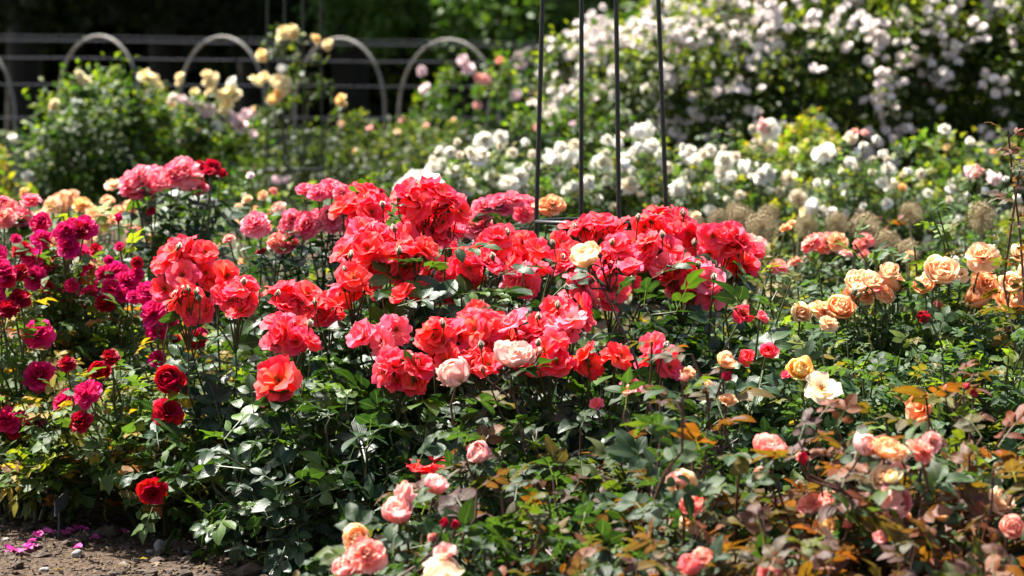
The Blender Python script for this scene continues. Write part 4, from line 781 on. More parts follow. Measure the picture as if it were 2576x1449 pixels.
bush('rose_bush', 'white rose bush directly behind the obelisk legs, large ivory blooms in pairs', 'rose bush', 'white rose bushes', 1500, 12.1, 0.62, 0.45, 0.93, n_shoots=260, seed=62, low=0.3,
     blooms=[(1389, 397, 24, 'white'), (1439, 393, 26, 'white'), (1425, 400, 20, 'white'), (1516, 407, 25, 'white'), (1500, 415, 18, 'white'), (1412, 367, 15, 'white'), (1446, 360, 13, 'ivory'), (1529, 350, 14, 'white'), (1579, 400, 22, 'white'), (1570, 415, 18, 'white'), (1619, 370, 23, 'white'), (1600, 380, 18, 'white'), (1622, 328, 25, 'white'), (1605, 335, 18, 'white'), (1642, 363, 19, 'white'), (1586, 463, 22, 'ivory'), (1530, 440, 12, 'ivory'), (1590, 430, 12, 'white'), (1480, 450, 14, 'white'), (1440, 470, 12, 'white'), (1680, 420, 14, 'ivory'), (1500, 500, 14, 'white'), (1400, 460, 12, 'white'), (1620, 490, 16, 'white'), (1560, 340, 10, 'ivory'), (1660, 395, 13, 'white'), (1545, 520, 12, 'ivory'), (1640, 530, 13, 'ivory')] + drift(1370, 1680), **WB)
bush('rose_bush', 'white rose bush right of the obelisk with blooms rising to a golden leaved shrub', 'rose bush', 'white rose bushes', 1860, 12.0, 0.62, 0.45, 0.90, n_shoots=260, seed=63, low=0.3,
     blooms=[(1706, 475, 25, 'white'), (1734, 393, 26, 'white'), (1750, 400, 18, 'white'), (1824, 403, 24, 'white'), (1822, 435, 24, 'white'), (1840, 440, 15, 'white'), (1880, 423, 24, 'white'), (1930, 437, 26, 'white'), (1915, 445, 18, 'white'), (1924, 467, 19, 'white'), (1934, 323, 25, 'white'), (1922, 318, 18, 'blush'), (1937, 367, 19, 'ivory'), (1984, 447, 22, 'ivory'), (1890, 320, 8, 'ivory'), (1735, 375, 14, 'white'), (1770, 385, 13, 'ivory'), (1900, 360, 14, 'ivory'), (1780, 470, 13, 'white'), (1850, 490, 14, 'white'), (1730, 440, 16, 'white'), (1790, 500, 16, 'white'), (1960, 480, 12, 'ivory'), (1880, 520, 12, 'white')] + drift(1700, 2000), **WB)
bush('rose_bush', 'white rose bush with scattered small buds towards the right edge', 'rose bush', 'white rose bushes', 2230, 11.6, 0.72, 0.45, 0.86, n_shoots=280, seed=64, low=0.3,
     blooms=[(2074, 380, 26, 'white'), (2055, 385, 16, 'white'), (2140, 345, 17, 'ivory'), (2150, 330, 9, 'blush'), (2175, 335, 10, 'blush'), (2234, 423, 16, 'white'), (2220, 457, 13, 'white'), (2377, 323, 14, 'white'), (2394, 473, 13, 'white'), (2040, 520, 24, 'white'), (2007, 492, 20, 'ivory'), (2030, 530, 18, 'lemon'), (2195, 400, 9, 'ivory'), (2285, 430, 11, 'white'), (2230, 510, 14, 'white'), (2310, 500, 13, 'white'), (2130, 480, 13, 'white'), (2090, 530, 14, 'white'), (2360, 560, 20, 'white'), (2400, 600, 20, 'white'), (2450, 520, 13, 'white'), (2340, 610, 18, 'white'), (2500, 600, 14, 'white'), (2160, 530, 12, 'ivory'), (2270, 470, 10, 'gold')] + drift(2030, 2540), **WB)
bush('rose_bush', 'light pink rose bush of two round blooms beside a copper tipped shoot', 'rose bush', 'pink rose bushes', 2480, 9.2, 0.36, 0.34, 0.70, 'white', 0.034, 110, seed=65, shape='globe', blooms=[(2447, 435, 22, 'mauve'), (2455, 430, 18, 'blush'), (2500, 448, 20, 'mauve'), (2480, 480, 12, 'white'), (2560, 500, 12, 'white'), (2530, 450, 9, 'white')], **BK)
bush('rose_bush', 'green filler rose bush under the allium heads at mid distance', 'rose bush', 'peach rose bushes', 2330, 8.3, 0.55, 0.4, 0.50, 'white', 0.034, 150, seed=66, shape='rosette', low=0.3, blooms=[(2290, 640, 14, 'apricot'), (2400, 650, 12, 'white')], **BK)
bush('rose_bush', 'green filler rose bush behind the right coral heads, cream buds showing', 'rose bush', 'peach rose bushes', 1760, 9.0, 0.55, 0.4, 0.50, 'olive', 0.034, 150, seed=67, shape='rosette', low=0.3, blooms=[(1750, 540, 12, 'cream')], **BK)

# ------------------------------------------------------------------ dry allium heads
_al = None
def allium(px, py, rpx, d, label):
    global _al, rng
    rng = np.random.default_rng(int(px * 7 + py))
    c = at(px, py, d); r = rpx * d / FPX; base = np.array([c[0] + rng.normal(0, 0.03), c[1], 0.0])
    t = thing('dry_allium', base, label, 'dried flower', 'dry allium heads')
    g = Geo(); v, f = tube(bez(base, UP, c, UP, 8), np.linspace(0.005, 0.0035, 8), 5); g.add(v, f)
    obj('stalk', g.mesh('stalk', M['allium_stem'], origin=base), t)
    if _al is None:
        g = Geo(); rr = np.random.default_rng(2)
        i = np.arange(260); ph = i * 2.39996; zz = 1 - 2 * (i + .5) / 260
        e = np.stack([np.sqrt(1 - zz * zz) * np.cos(ph), np.sqrt(1 - zz * zz) * np.sin(ph), zz], -1)
        for k in range(260):
            L = rr.uniform(0.72, 1.0)
            v, f = tube(np.stack([e[k] * 0.06, e[k] * L * .9, e[k] * L]), np.array([0.008, 0.008, 0.014]), 3); g.add(v, f)
            q1 = unit(np.cross(e[k], UP + 0.1)); q2 = np.cross(e[k], q1); o = e[k] * L
            for a in range(3):   # star shaped floret of six narrow points
                dr = q1 * math.cos(a * 1.047) + q2 * math.sin(a * 1.047); sd = np.cross(dr, e[k])
                g.add(np.array([o - dr * .11 + e[k] * .05, o - sd * .022, o + dr * .11 + e[k] * .05, o + sd * .022]), [[0, 1, 2, 3]])
        _al = g.mesh('allium head', M['allium'], smooth=False)
    h = obj('seed_head', _al, t); h.location = c - base; h.scale = (r, r, r); h.rotation_euler = (rng.uniform(0, .4), rng.uniform(0, .4), rng.uniform(0, 6))
for i, a in enumerate([
    (2470, 546, 44, 8.9, 'dry globe shaped allium seed head, sharpest and standing alone near the right edge'),
    (2177, 572, 44, 9.0, 'large dry allium seed head just above the salmon roses'),
    (2104, 563, 34, 9.5, 'dry allium seed head half hidden left of the large one above the salmon roses'),
    (2290, 536, 32, 9.9, 'brownish dry allium seed head behind the tall green shoot'),
    (1917, 575, 47, 9.0, 'broad dry allium seed head right beside the last crimson bloom head'),
    (1867, 552, 38, 9.3, 'dry allium seed head second in the pale row behind crimson blooms'),
    (1807, 553, 32, 9.6, 'pinkish dry allium seed head in the middle of the pale row behind crimson blooms'),
    (1744, 556, 28, 9.8, 'faint dry allium seed head at the obelisk end of the pale row'),
    (1935, 540, 30, 9.9, 'dry allium seed head rising behind the broad one'),
    (2027, 568, 32, 9.6, 'dry allium seed head behind an orange bloom left of the salmon roses'),
    (2284, 632, 36, 8.7, 'low dry allium seed head among leaves below the tall green shoot'),
    (2232, 610, 38, 8.8, 'low dry allium seed head right of the salmon roses'),
    (2566, 545, 30, 9.4, 'dry allium seed head cut by the right edge'),
    (1850, 535, 30, 10.2, 'hazy dry allium seed head at the back of the pale row'),
    (2010, 500, 24, 10.4, 'small far dry allium seed head in front of ivory blooms')]): allium(*a)

# ------------------------------------------------------------------ obelisks
def obelisk(label, cx, d, legs, rings, r_tube, base_z=0.0, top_py=-420, mat='iron'):
    """legs: (px at py 0, px at py 555, depth offset)"""
    b = at(cx, 300, d); b[2] = base_z
    t = thing('garden_obelisk', b, label, 'plant support')
    for (x0, x1, dy) in legs:
        p0 = at(x0, 0, d + dy * 0.94); p1 = at(x1, 555, d + dy)
        k = (p1 - p0) / (p1[2] - p0[2])
        lo = p1 + k * (base_z - 0.1 - p1[2]); hi = p0 + k * (at(x0, top_py, d)[2] - p0[2])
        g = Geo(); v, f = tube(np.linspace(lo, hi, 12), r_tube, 8); g.add(v, f)
        obj('leg', g.mesh('leg', M[mat], origin=b), t)
    for (py, hw, cxx, rt) in rings:
        c = at(cxx, py, d); R = hw * d / FPX; a = np.linspace(0, 2 * PI, 49)
        path = c + np.stack([R * np.cos(a), R * np.sin(a), 0 * a], -1)
        g = Geo(); v, f = tube(path, rt, 7); g.add(v, f)
        obj('ring', g.mesh('ring', M[mat], origin=b), t)
    c = at(cx, top_py, d); R = 0.02
    g = Geo(); a = np.linspace(0, PI, 9); v, f = tube(c + np.stack([0 * a, 0 * a, -0.03 + a * 0.03], -1), np.sin(a) * 0.035 + 0.002, 10); g.add(v, f)
    obj('finial', g.mesh('finial', M[mat], origin=b), t)
obelisk('dark green iron obelisk with four slender legs and a ring behind the coral roses', 1513, 7.35, [(1365, 1349, -0.02), (1463, 1462, 0.155), (1550, 1557, -0.155), (1656, 1677, 0.02)], [(557, 165, 1513, 0.0055)], 0.0058, top_py=-3200)
obelisk('far blurred obelisk with thin legs standing among yellow climbing roses', 738, 15.0, [(673, 668, 0), (716, 714, -0.12), (762, 764, 0.12), (806, 812, 0)], [(427, 68, 738, 0.008)], 0.0052, top_py=-900)

# ------------------------------------------------------------------ hoop fence with wires
fb = at(600, 300, 23)
def fence_d(px): return 21.6 + (px / 1300.0) * 2.6
HOOPS = [('cut by the left picture edge', -190, 38, 105), ('rising behind the dark green mound', 148, 352, 90), ('over the cream and pink roses', 452, 668, 92), ('right of the tall yellow climber', 742, 968, 96), ('framing a mauve bloom on black shade', 1003, 1255, 99), ('half lost in the white rambler', 1226, 1500, 118)]
for nm, xl, xr, top in HOOPS:
    d = fence_d((xl + xr) / 2); xm = (xl + xr) / 2
    L, R_, T = at(xl, 300, d + 0.35), at(xr, 300, d - 0.2), at(xm - (8 if xl > 0 else 0), top, d)
    L[2] = R_[2] = -0.1
    top_h = T[2]; path = []
    spring = top_h - abs(R_[0] - L[0]) * 0.78
    for z in np.linspace(-0.1, spring, 5)[:-1]: path.append(np.array([L[0], L[1], z]))
    for a in np.linspace(PI, 0, 21):
        m = (math.cos(a) + 1) / 2; path.append(np.array([L[0] + (R_[0] - L[0]) * m, L[1] + (R_[1] - L[1]) * m, spring + (top_h - spring) * math.sin(a) ** 0.9]))
    for z in np.linspace(spring, -0.1, 5)[1:]: path.append(np.array([R_[0], R_[1], z]))
    b = (L + R_) / 2; b[2] = 0
    g = Geo(); v, f = tube(path, 0.0125 if xl > 0 else 0.011, 8); g.add(v, f)
    o = obj('rose_hoop', g.mesh('rose_hoop', M['hoop'], origin=b), None, b); tag(o, f'weathered pale hoop of the rose trellis, {nm}', 'trellis hoop', 'trellis hoops')
wf = thing('wire_fence', (fb[0], fb[1], 0), 'taut grey wires strung level through the row of hoops', 'wire fence')
for (y0, y1, off, r) in [(100, 117, 0.1, 0.0055), (88, 106, 1.6, 0.004), (144, 158, 0.1, 0.006), (211, 219, 0.1, 0.005), (295, 297, 0.1, 0.0055), (388, 380, 0.1, 0.005)]:
    A = at(-250, y0 - (y1 - y0) * .19, fence_d(-250) + off); B = at(1900, y1 + (y1 - y0) * .46, fence_d(1900) + off)
    s = np.linspace(0, 1, 30)[:, None]; path = A + (B - A) * s; path[:, 2] -= 0.004 * np.sin(s[:, 0] * PI * 5) ** 2
    g = Geo(); v, f = tube(path, r, 5); g.add(v, f); obj('wire', g.mesh('wire', M['wire'], origin=np.array([fb[0], fb[1], 0])), wf)
for px in (-250, 1900):
    p = at(px, 300, fence_d(px) + 0.1); g = Geo(); v, f = tube(np.stack([p * [1, 1, 0] - UP * .2, p * [1, 1, 0] + UP * 1.75]), 0.04, 8); g.add(v, f)
    obj('post', g.mesh('post', M['hoop'], origin=np.array([fb[0], fb[1], 0])), wf)

# ------------------------------------------------------------------ far shrubs and climbers
far_shrub('climbing_rose', 'huge white rambling rose mound covered in clustered small blooms', 'climbing rose', None, 2150, 16.2,
          [(2150, 190, 420, 330, 0.8, 16.2), (1800, 250, 330, 230, 0.7, 16.1), (2500, 230, 330, 330, 0.8, 16.2), (2050, 60, 300, 150, 0.7, 16.4), (2380, 20, 320, 170, 0.7, 16.4), (1560, 250, 190, 150, 0.5, 16.5), (1530, 140, 140, 70, 0.4, 16.4), (2150, 520, 500, 200, 0.6, 16.3)],
          'rambler', 0.046, 8500, random_blooms=[(2000, 0.0265, 'rambler', 0.4)], stems=9, seed=71, shape='rosette', shell=0.72)
far_shrub('climbing_rose', 'sparse mauve climbing rose at the trellis hoop against black shade', 'climbing rose', 'far climbing roses', 1170, 20.5,
          [(1150, 240, 70, 90, 0.3, 20.5), (1240, 260, 60, 110, 0.3, 20.4), (1320, 220, 60, 120, 0.3, 20.3), (1100, 320, 90, 60, 0.3, 20.5)], 'fresh', 0.05, 1800,
          blooms=[(1161, 150, 15, 'mauve'), (1176, 170, 16, 'mauve'), (1062, 177, 12, 'mauve'), (1066, 220, 14, 'mauve'), (1219, 198, 14, 'blush'), (1205, 195, 12, 'blush'), (1309, 140, 14, 'mauve'), (1309, 160, 14, 'mauve'), (1296, 237, 15, 'mauve'), (1349, 230, 11, 'blush'), (1202, 263, 11, 'blush'), (1326, 307, 14, 'mauve'), (1392, 283, 12, 'blush'), (1255, 150, 9, 'coralpink')], stems=5, seed=72, shape='rosette')
far_shrub('climbing_rose', 'tall yellow climbing rose on the far obelisk with blooms up its legs', 'climbing rose', 'far climbing roses', 740, 15.1,
          [(720, 130, 50, 60, 0.2, 15.1), (770, 180, 45, 60, 0.2, 15.1), (720, 270, 60, 70, 0.25, 15.1), (780, 330, 70, 90, 0.3, 15.2), (700, 430, 90, 90, 0.3, 15.2), (840, 340, 45, 60, 0.3, 15.4)], 'dull', 0.042, 2600,
          blooms=[(723, 80, 18, 'lemon'), (735, 70, 14, 'lemon'), (712, 75, 14, 'lemon'), (707, 90, 14, 'lemon'), (740, 88, 12, 'amber'), (797, 97, 13, 'amber'), (823, 107, 14, 'lemon'), (825, 118, 10, 'amber'), (657, 133, 14, 'amber'), (660, 145, 11, 'amber'), (707, 170, 12, 'white'), (647, 200, 19, 'lemon'), (667, 190, 14, 'lemon'), (700, 200, 20, 'lemon'), (717, 203, 16, 'lemon'), (703, 230, 19, 'amber'), (687, 247, 17, 'amber'), (717, 220, 15, 'lemon'), (853, 247, 15, 'amber'), (860, 260, 12, 'amber'), (700, 450, 13, 'mauve'), (720, 448, 11, 'mauve')], stems=6, seed=73, shape='rosette')
far_shrub('shrub_rose', 'dark green shrub rose mound with a few white blooms down its left flank', 'shrub', 'far shrub roses', 230, 15.0,
          [(240, 330, 150, 130, 0.45, 15.0), (250, 230, 90, 50, 0.3, 15.0), (180, 420, 120, 110, 0.4, 14.9), (340, 380, 100, 130, 0.45, 15.2), (130, 300, 40, 50, 0.2, 14.9), (240, 350, 120, 110, 0.3, 15.1)], 'fresh', 0.042, 11000,
          blooms=[(103, 363, 14, 'white'), (103, 352, 11, 'white'), (80, 393, 16, 'white'), (72, 447, 18, 'white'), (143, 322, 14, 'white'), (163, 460, 14, 'white'), (122, 480, 13, 'white'), (200, 187, 12, 'lemon'), (210, 203, 15, 'lemon'), (220, 210, 11, 'lemon'), (137, 258, 12, 'lemon'), (135, 270, 12, 'amber')], stems=6, seed=74, shape='globe')
far_shrub('shrub_rose', 'pink and cream shrub rose between the dark mound and the far obelisk', 'shrub', 'far shrub roses', 520, 16.0,
          [(480, 310, 110, 80, 0.4, 16.0), (560, 370, 110, 100, 0.4, 16.0), (440, 420, 100, 110, 0.4, 15.8), (600, 440, 90, 90, 0.4, 15.8)], 'fresh', 0.042, 6500,
          blooms=[(363, 187, 18, 'lemon'), (380, 192, 14, 'lemon'), (387, 200, 18, 'lemon'), (395, 213, 14, 'lemon'), (450, 190, 12, 'lemon'), (450, 205, 12, 'lemon'), (520, 183, 13, 'lemon'), (537, 190, 15, 'lemon'), (530, 207, 15, 'lemon'), (520, 205, 12, 'lemon'), (490, 230, 12, 'lemon'), (527, 230, 13, 'lemon'), (573, 225, 20, 'lemon'), (560, 240, 18, 'lemon'), (588, 238, 18, 'lemon'), (580, 205, 13, 'white'), (570, 262, 17, 'lemon'), (565, 280, 13, 'lemon'),
                  (377, 230, 13, 'white'), (433, 243, 13, 'mauve'), (457, 248, 14, 'mauve'), (477, 260, 13, 'mauve'), (410, 263, 14, 'mauve'), (430, 267, 15, 'cream'), (507, 267, 15, 'mauve'), (530, 277, 17, 'mauve'), (520, 285, 13, 'mauve'), (547, 315, 15, 'white'), (452, 353, 18, 'white'), (580, 290, 14, 'mauve'), (597, 297, 16, 'mauve'), (633, 280, 15, 'mauve'), (620, 285, 13, 'mauve'), (607, 317, 16, 'mauve'), (590, 308, 13, 'mauve'), (638, 335, 12, 'mauve'), (413, 327, 13, 'mauve'), (645, 275, 10, 'amber'), (500, 330, 9, 'blush')], stems=6, seed=75, shape='rosette')
far_shrub('shrub_rose', 'brown tinged thin shrub between the green mound and pink shrub rose', 'shrub', 'far shrub roses', 370, 15.7, [(350, 260, 60, 80, 0.3, 15.7), (390, 360, 60, 110, 0.3, 15.7)], 'olive', 0.036, 2500, stems=6, seed=76, cane_mat='cane_red')
for i, (lb, px, d, ms, pl, bl) in enumerate([
    ('dull olive shrub rose right of the far obelisk with tiny buds', 900, 17.0, [(880, 385, 100, 75, 0.4, 17), (960, 410, 110, 90, 0.4, 16.8), (860, 450, 90, 80, 0.4, 16.6)], 'dull', [(860, 310, 9, 'cream'), (930, 320, 8, 'blush'), (1000, 330, 8, 'cream'), (890, 380, 8, 'cream')]),
    ('dull green shrub rose before the mauve climber, left of white blooms', 1070, 17.6, [(1060, 375, 120, 60, 0.4, 17.6), (1020, 430, 110, 110, 0.4, 17.2), (1150, 365, 80, 55, 0.4, 17.8)], 'dull', [(1070, 315, 9, 'blush'), (1010, 300, 8, 'blush'), (1140, 300, 7, 'cream')]),
    ('mid green shrub rose under the white rambler beside the first obelisk leg', 1390, 15.2, [(1380, 330, 120, 60, 0.35, 15.2), (1480, 310, 90, 70, 0.35, 15.2), (1280, 360, 90, 60, 0.35, 15.2)], 'fresh', [(1350, 320, 8, 'blush'), (1440, 310, 8, 'mauve')]),
    ('golden leaved shrub with orange tips above an ivory bloom', 2015, 13.6, [(2015, 310, 62, 55, 0.25, 13.6), (2040, 380, 90, 70, 0.3, 13.6), (1950, 400, 70, 60, 0.3, 13.6)], 'golden', []),
    ('olive and orange flecked shrub below the rambler near the copper shoot', 2400, 12.8, [(2400, 390, 110, 80, 0.35, 12.8), (2520, 410, 90, 90, 0.35, 12.8), (2300, 410, 90, 70, 0.35, 12.8)], 'white', [(2380, 370, 9, 'amber'), (2400, 470, 10, 'amber'), (2500, 380, 8, 'apricot')]),
    ('bright green low shrub between the pink standard roses and far obelisk', 660, 11.5, [(650, 540, 90, 50, 0.3, 11.5), (740, 520, 90, 60, 0.3, 11.6), (560, 520, 60, 40, 0.3, 11.6)], 'fresh', [(640, 525, 9, 'apricot'), (690, 540, 9, 'apricot')]),
    ('green shrub behind the tallest coral head, left of ivory roses', 960, 12.5, [(950, 520, 120, 70, 0.35, 12.5), (1080, 530, 100, 70, 0.35, 12.5)], 'fresh', []),
    ('purple leaved small shrub behind the tall green shoot among alliums', 2237, 9.4, [(2237, 572, 28, 24, 0.08, 9.4)], 'copper', []),
    ('low green hedge like shrub by the left hoop with a yellow edge', 20, 14.0, [(10, 480, 70, 40, 0.3, 14.0), (-60, 430, 70, 60, 0.3, 14.0)], 'golden', [(30, 343, 11, 'white')]),
    ]):
    far_shrub('shrub_rose' if pl != 'golden' else 'garden_shrub', lb, 'shrub', 'far shrub roses', px, d, ms, pl, 0.04 if d > 10 else 0.03, 5200, blooms=bl, stems=4, seed=80 + i, shape='rosette')

# ------------------------------------------------------------------ woodland behind
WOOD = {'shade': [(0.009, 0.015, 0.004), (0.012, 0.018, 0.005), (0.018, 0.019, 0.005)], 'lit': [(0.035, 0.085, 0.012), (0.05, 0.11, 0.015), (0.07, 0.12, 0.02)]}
def crown_mesh(name, rad, n, leaf, cols, seed, flat=0.8):
    r = np.random.default_rng(seed); g = Geo()
    nb = 46; cen = unit(r.normal(0, 1, (nb, 3))) * (r.random((nb, 1)) ** 0.4) * np.array(rad) * 0.85
    own = r.integers(0, nb, n); br = np.array(rad).mean() * r.uniform(0.16, 0.34, nb)
    v = unit(r.normal(0, 1, (n, 3))); p = cen[own] + v * br[own, None] * (r.random((n, 1)) ** 0.35) * np.array([1, 1, flat])
    dd = unit(v + r.normal(0, 0.6, (n, 3)) - UP * 0.3); uu = unit(UP + r.normal(0, 0.5, (n, 3)))
    scatter_cards(g, p, dd, uu, leaf * r.uniform(0.7, 1.3, n), pick(cols, n, r))
    return g.mesh(name, M['leaf_dark'])
def tree(label, px, d, crown, cz, h, seed, low=None):
    b = at(px, 300, d); b[2] = ground_z(d)
    t = thing('tree', b, label, 'tree', 'woodland trees'); r = np.random.default_rng(seed)
    g = Geo(); v, f = tube(np.array([[0, 0, -.1], [0.03, 0, h * .3], [-.05, .05, h * .6], [0.05, 0, h]]), np.array([.22, .17, .11, .03]), 9); g.add(v, f)
    for i in range(9):
        z = h * r.uniform(0.28, 0.85); a = r.uniform(0, 6.28); L = r.uniform(1.2, 2.6)
        e = np.array([math.cos(a) * L, math.sin(a) * L, z + L * r.uniform(0.1, .5)])
        v, f = tube(bez(np.array([0, 0, z]), unit(np.array([math.cos(a), math.sin(a), .3])), e, unit(np.array([math.cos(a), math.sin(a), .5])), 6), np.linspace(.07, .015, 6), 6); g.add(v, f)
    if low is not None:
        e = np.array(low[1]); v, f = tube(bez(np.array([0, 0, h * .32]), unit(e * [1, 1, 0] + UP * .5), e, unit(e * [1, 1, 0] - UP * .5), 8), np.linspace(.08, .015, 8), 6); g.add(v, f)
    obj('trunk', g.mesh('trunk', M['bark']), t)
    c = obj('crown', crown, t); c.location = (0, 0, cz); c.rotation_euler = (0, 0, r.uniform(0, 6.28)); c.scale = (r.uniform(.9, 1.15),) * 3
    if low is not None:
        c2 = obj('bough', low[0], t); c2.location = low[1]; c2.rotation_euler = (0, 0, r.uniform(0, 6))
    return t
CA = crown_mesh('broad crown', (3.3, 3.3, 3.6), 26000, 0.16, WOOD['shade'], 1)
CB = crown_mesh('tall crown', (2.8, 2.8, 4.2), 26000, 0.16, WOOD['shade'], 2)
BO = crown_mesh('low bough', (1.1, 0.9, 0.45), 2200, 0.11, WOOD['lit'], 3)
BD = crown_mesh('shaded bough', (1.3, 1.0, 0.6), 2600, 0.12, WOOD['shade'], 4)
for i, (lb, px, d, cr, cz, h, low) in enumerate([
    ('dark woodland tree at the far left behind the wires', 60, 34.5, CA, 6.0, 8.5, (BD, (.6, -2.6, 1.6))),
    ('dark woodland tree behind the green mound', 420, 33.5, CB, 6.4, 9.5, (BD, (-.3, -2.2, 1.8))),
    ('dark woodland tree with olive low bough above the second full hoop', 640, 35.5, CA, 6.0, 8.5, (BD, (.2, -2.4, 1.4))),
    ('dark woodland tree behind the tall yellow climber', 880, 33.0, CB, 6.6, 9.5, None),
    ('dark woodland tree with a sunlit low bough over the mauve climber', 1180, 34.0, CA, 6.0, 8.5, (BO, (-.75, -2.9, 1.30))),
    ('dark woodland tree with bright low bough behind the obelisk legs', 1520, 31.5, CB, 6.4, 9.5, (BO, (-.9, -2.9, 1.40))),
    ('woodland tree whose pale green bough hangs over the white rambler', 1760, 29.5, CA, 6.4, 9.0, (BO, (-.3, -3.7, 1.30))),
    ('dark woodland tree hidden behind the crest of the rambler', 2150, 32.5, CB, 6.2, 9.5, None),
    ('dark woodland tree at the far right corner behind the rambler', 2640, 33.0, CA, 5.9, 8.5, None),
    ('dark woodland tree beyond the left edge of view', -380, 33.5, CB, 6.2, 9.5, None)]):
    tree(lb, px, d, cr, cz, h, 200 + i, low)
def hedge():
    b = np.array([0, 41.0, ground_z(41)]); g = Geo(); r = np.random.default_rng(9)
    n = 60000; x = r.uniform(-19, 17, n); z = r.uniform(0, 5.2, n); y = -np.abs(r.normal(0, .28, n)) + .35 * np.sin(x * .9) + .25 * np.sin(x * 2.3 + z * 1.7)
    p = np.stack([x, y, z], -1); dd = unit(np.array([0, -1, -.1]) + r.normal(0, .7, (n, 3))); uu = unit(UP + r.normal(0, .4, (n, 3)))
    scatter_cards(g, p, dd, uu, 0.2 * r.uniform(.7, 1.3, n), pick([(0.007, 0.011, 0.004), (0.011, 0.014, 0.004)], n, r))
    xs = np.linspace(-19, 17, 40); zs = np.linspace(-.1, 5, 8); Z, X = np.meshgrid(zs, xs, indexing='ij')
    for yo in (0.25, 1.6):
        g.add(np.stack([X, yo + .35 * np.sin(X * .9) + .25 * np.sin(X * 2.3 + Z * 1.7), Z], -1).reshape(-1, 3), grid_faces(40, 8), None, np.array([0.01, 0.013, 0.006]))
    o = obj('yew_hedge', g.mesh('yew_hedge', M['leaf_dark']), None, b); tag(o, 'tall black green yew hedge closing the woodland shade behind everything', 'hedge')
hedge()

# ------------------------------------------------------------------ small things on the soil
def plant_label():
    foot = soil_at(136, 1383); d = foot[1]
    t = thing('plant_label', foot, 'small black plant label on a thin stake in the soil under crimson roses', 'plant label')
    A, B, Cc, Dd = at(138, 1299, d - .02), at(137, 1262, d), at(170, 1230, d + .05), at(170, 1268, d + .03)
    ctr = (A + B + Cc + Dd) / 4; nrm = unit(np.cross(B - A, Dd - A)); nrm = nrm if nrm[1] < 0 else -nrm
    q = np.array([A, B, Cc, Dd]); th = nrm * 0.0018
    g = Geo(); v = np.concatenate([q + th, q - th]); g.add(v, [[0, 1, 2, 3], [7, 6, 5, 4], [0, 4, 5, 1], [1, 5, 6, 2], [2, 6, 7, 3], [3, 7, 4, 0]])
    obj('plate', g.mesh('plate', M['plate'], smooth=False, origin=foot), t)
    g = Geo(); v, f = tube(np.stack([foot - UP * .05, foot + (ctr - foot) * .5, ctr - nrm * 0.006]), 0.0035, 6); g.add(v, f)
    obj('stake', g.mesh('stake', M['iron'], origin=foot), t)
plant_label()
def pebble(px, py, r, sx, sy, sz, label, seed):
    p = soil_at(px, py); rr = np.random.default_rng(seed); s = r * p[1] / FPX
    a = np.linspace(0, PI, 9)[1:-1]; b = np.linspace(0, 2 * PI, 15)[:-1]
    bm_v = []; off = rr.uniform(0, 6, 3)
    path_z = np.cos(np.linspace(PI - .15, .15, 9)); path_r = np.sin(np.linspace(PI - .15, .15, 9))
    v, f = tube(np.stack([0 * path_z, 0 * path_z, path_z], -1), path_r, 14)
    k = 1 + .13 * np.sin(v[:, 0] * 3 + off[0]) + .12 * np.sin(v[:, 1] * 4 + off[1]) + .08 * np.sin(v[:, 2] * 5 + v[:, 0] * 4 + off[2])
    v = v * k[:, None] * np.array([sx, sy, sz]) * s
    n = 14; g = Geo(); g.add(v, f)
    for base_i, rev in ((0, True), (8 * n, False)):   # close the poles
        for i in range(0, n - 2, 2):
            q = [base_i, base_i + i + 1, base_i + i + 2, base_i + min(i + 3, n - 1)]
            if len(set(q)) == 4: g.f.append(np.array([q[::-1] if rev else q])); g.mi.append(np.array([0]))
    o = obj('stone', g.mesh('stone', M['stone']), None, p + UP * sz * s * .45); o.rotation_euler = (0, rr.normal(0, .15), rr.uniform(0, 6))
    tag(o, label, 'stone', 'stones on the soil')
pebble(397, 1388, 22, 1, .8, .85, 'largest grey stone, below the hanging crimson bloom', 1)
pebble(185, 1415, 15, 1, .7, .8, 'pale blue grey stone on the bare soil in front of petals', 2)
pebble(462, 1398, 11, 1, .8, .6, 'small grey stone at the foot of the coral leaves', 3)
pebble(6, 1392, 9, 1, .8, .7, 'small white stone at the left end of the soil strip', 4)
pebble(370, 1395, 9, 1, .8, .7, 'little stone touching the largest grey one', 5)
pebble(100, 1445, 12, 1.3, .8, .5, 'reddish flat stone at the bottom edge of the soil', 6)
PM = petal_material('fallen petal', (0.5, 0.03, 0.22), (0.62, 0.16, 0.42), 0.25, 0.5)
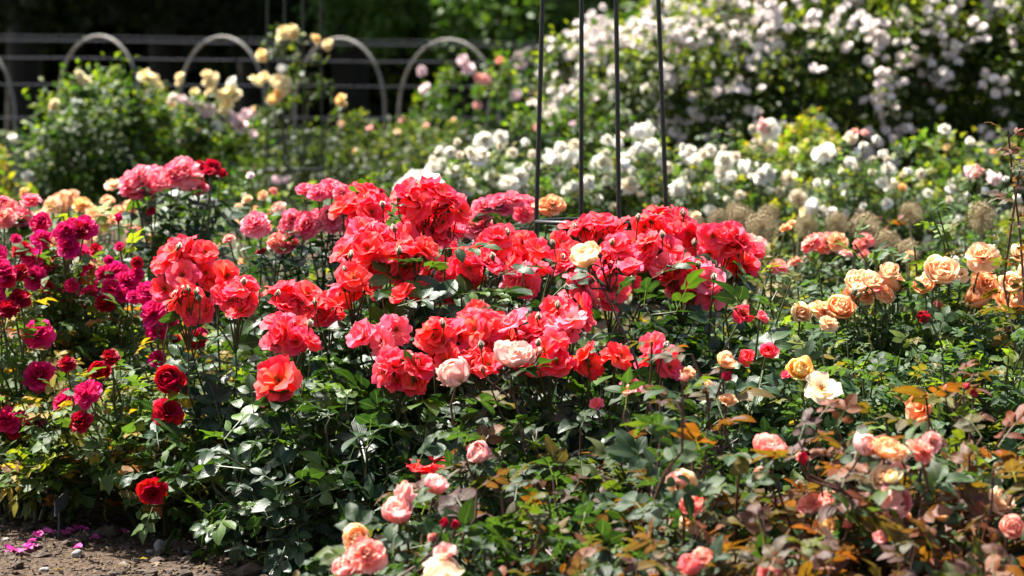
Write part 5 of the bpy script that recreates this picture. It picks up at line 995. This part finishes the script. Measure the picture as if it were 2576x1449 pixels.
def fallen_petals():
    r = np.random.default_rng(31); lst = []
    for i in range(16):
        t = i / 15; lst.append((48 + t * 66 + r.normal(0, 5), 1408 - t * 32 + r.normal(0, 3), 'magenta petal in the long drift of fallen petals left of the label stake'))
    for i in range(7): lst.append((150 + r.normal(0, 12), 1374 + r.normal(0, 4), 'magenta petal in the small heap of fallen petals right of the label stake'))
    for i in range(4): lst.append((200 + r.normal(0, 10), 1364 + r.normal(0, 4), 'magenta petal in the shaded scatter behind the mauve one'))
    lst += [(230, 1380, 'single mauve cupped petal on the soil'), (308, 1364, 'bright pink petal lying alone near the bare canes'), (260, 1352, 'purple petal between two clods of soil'), (187, 1399, 'flat pink petal just behind the blue grey stone'), (115, 1294, 'pink petal caught in shade behind the label plate'), (313, 1330, 'small dark magenta petal deep under the bush')]
    for i in range(5): lst.append((22 + r.normal(0, 12), 1412 + r.normal(0, 6), 'pink petal in the scatter at the edge of the picture'))
    ms = []
    for k in range(4):
        g = Geo(); v, f, uv = petal(D(80), D(100), 1.0, .48, .35 + .1 * k, .06, .1, 0, r, 5, 5); v[:, 2] -= v[:, 2].min(); v[:, 0] -= .5
        g.add(v, f, uv, np.array([r.random(), 1, 0])); ms.append(g.mesh('fallen petal', PM, 'petal_tint'))
    for i, (px, py, lb) in enumerate(lst):
        p = soil_at(px, py); o = obj('fallen_petal', ms[i % 4], None, p + UP * (0.004 + .004 * r.random()))
        s = r.uniform(0.016, 0.026); o.scale = (s, s, s); o.rotation_euler = (r.normal(0, .25), r.normal(0, .25), r.uniform(0, 6.28)); o.color = (0.58, 0.04 + .08 * r.random(), 0.32, 1)
        tag(o, lb, 'petal', 'fallen petals')
fallen_petals()

# ------------------------------------------------------------------ light, sky, camera
SUN_EL, SUN_AZ = 61.0, -50.0       # azimuth measured from straight behind the garden, minus = to the left
w = bpy.data.worlds.new('World'); S.world = w; w.use_nodes = True
nt = w.node_tree; bg = nt.nodes['Background']; sky = nt.nodes.new('ShaderNodeTexSky'); sky.sky_type = 'NISHITA'; sky.sun_disc = False; sky.dust_density = 4.0; sky.ozone_density = 0.6
sky.sun_elevation = math.radians(SUN_EL); sky.sun_rotation = math.radians(SUN_AZ)
nt.links.new(sky.outputs[0], bg.inputs[0]); bg.inputs[1].default_value = 0.062
sd = Vector((math.sin(math.radians(SUN_AZ)) * math.cos(math.radians(SUN_EL)), math.cos(math.radians(SUN_AZ)) * math.cos(math.radians(SUN_EL)), math.sin(math.radians(SUN_EL))))
sl = bpy.data.lights.new('sun', 'SUN'); sl.energy = 4.7; sl.angle = math.radians(0.53); sl.color = (1.0, 0.955, 0.88)
so = bpy.data.objects.new('sun', sl); C.objects.link(so); so.rotation_euler = sd.to_track_quat('Z', 'Y').to_euler(); so.location = (0, 0, 20)
cam = bpy.data.cameras.new('camera'); cam.sensor_width = 36; cam.lens = FPX / W * 36; cam.clip_end = 600; cam.clip_start = 0.1
cam.dof.use_dof = True; cam.dof.focus_distance = 6.25; cam.dof.aperture_fstop = 6.0; cam.dof.aperture_blades = 0
co = bpy.data.objects.new('camera', cam); C.objects.link(co); co.location = (0, 0, EYE); co.rotation_euler = (PI / 2 - PITCH, 0, 0)
S.camera = co
S.view_settings.view_transform = 'Standard'; S.view_settings.look = 'None'; S.view_settings.exposure = 1.9; S.view_settings.gamma = 1
S.cycles.max_bounces = 6; S.cycles.diffuse_bounces = 3; S.cycles.glossy_bounces = 2; S.cycles.transmission_bounces = 4
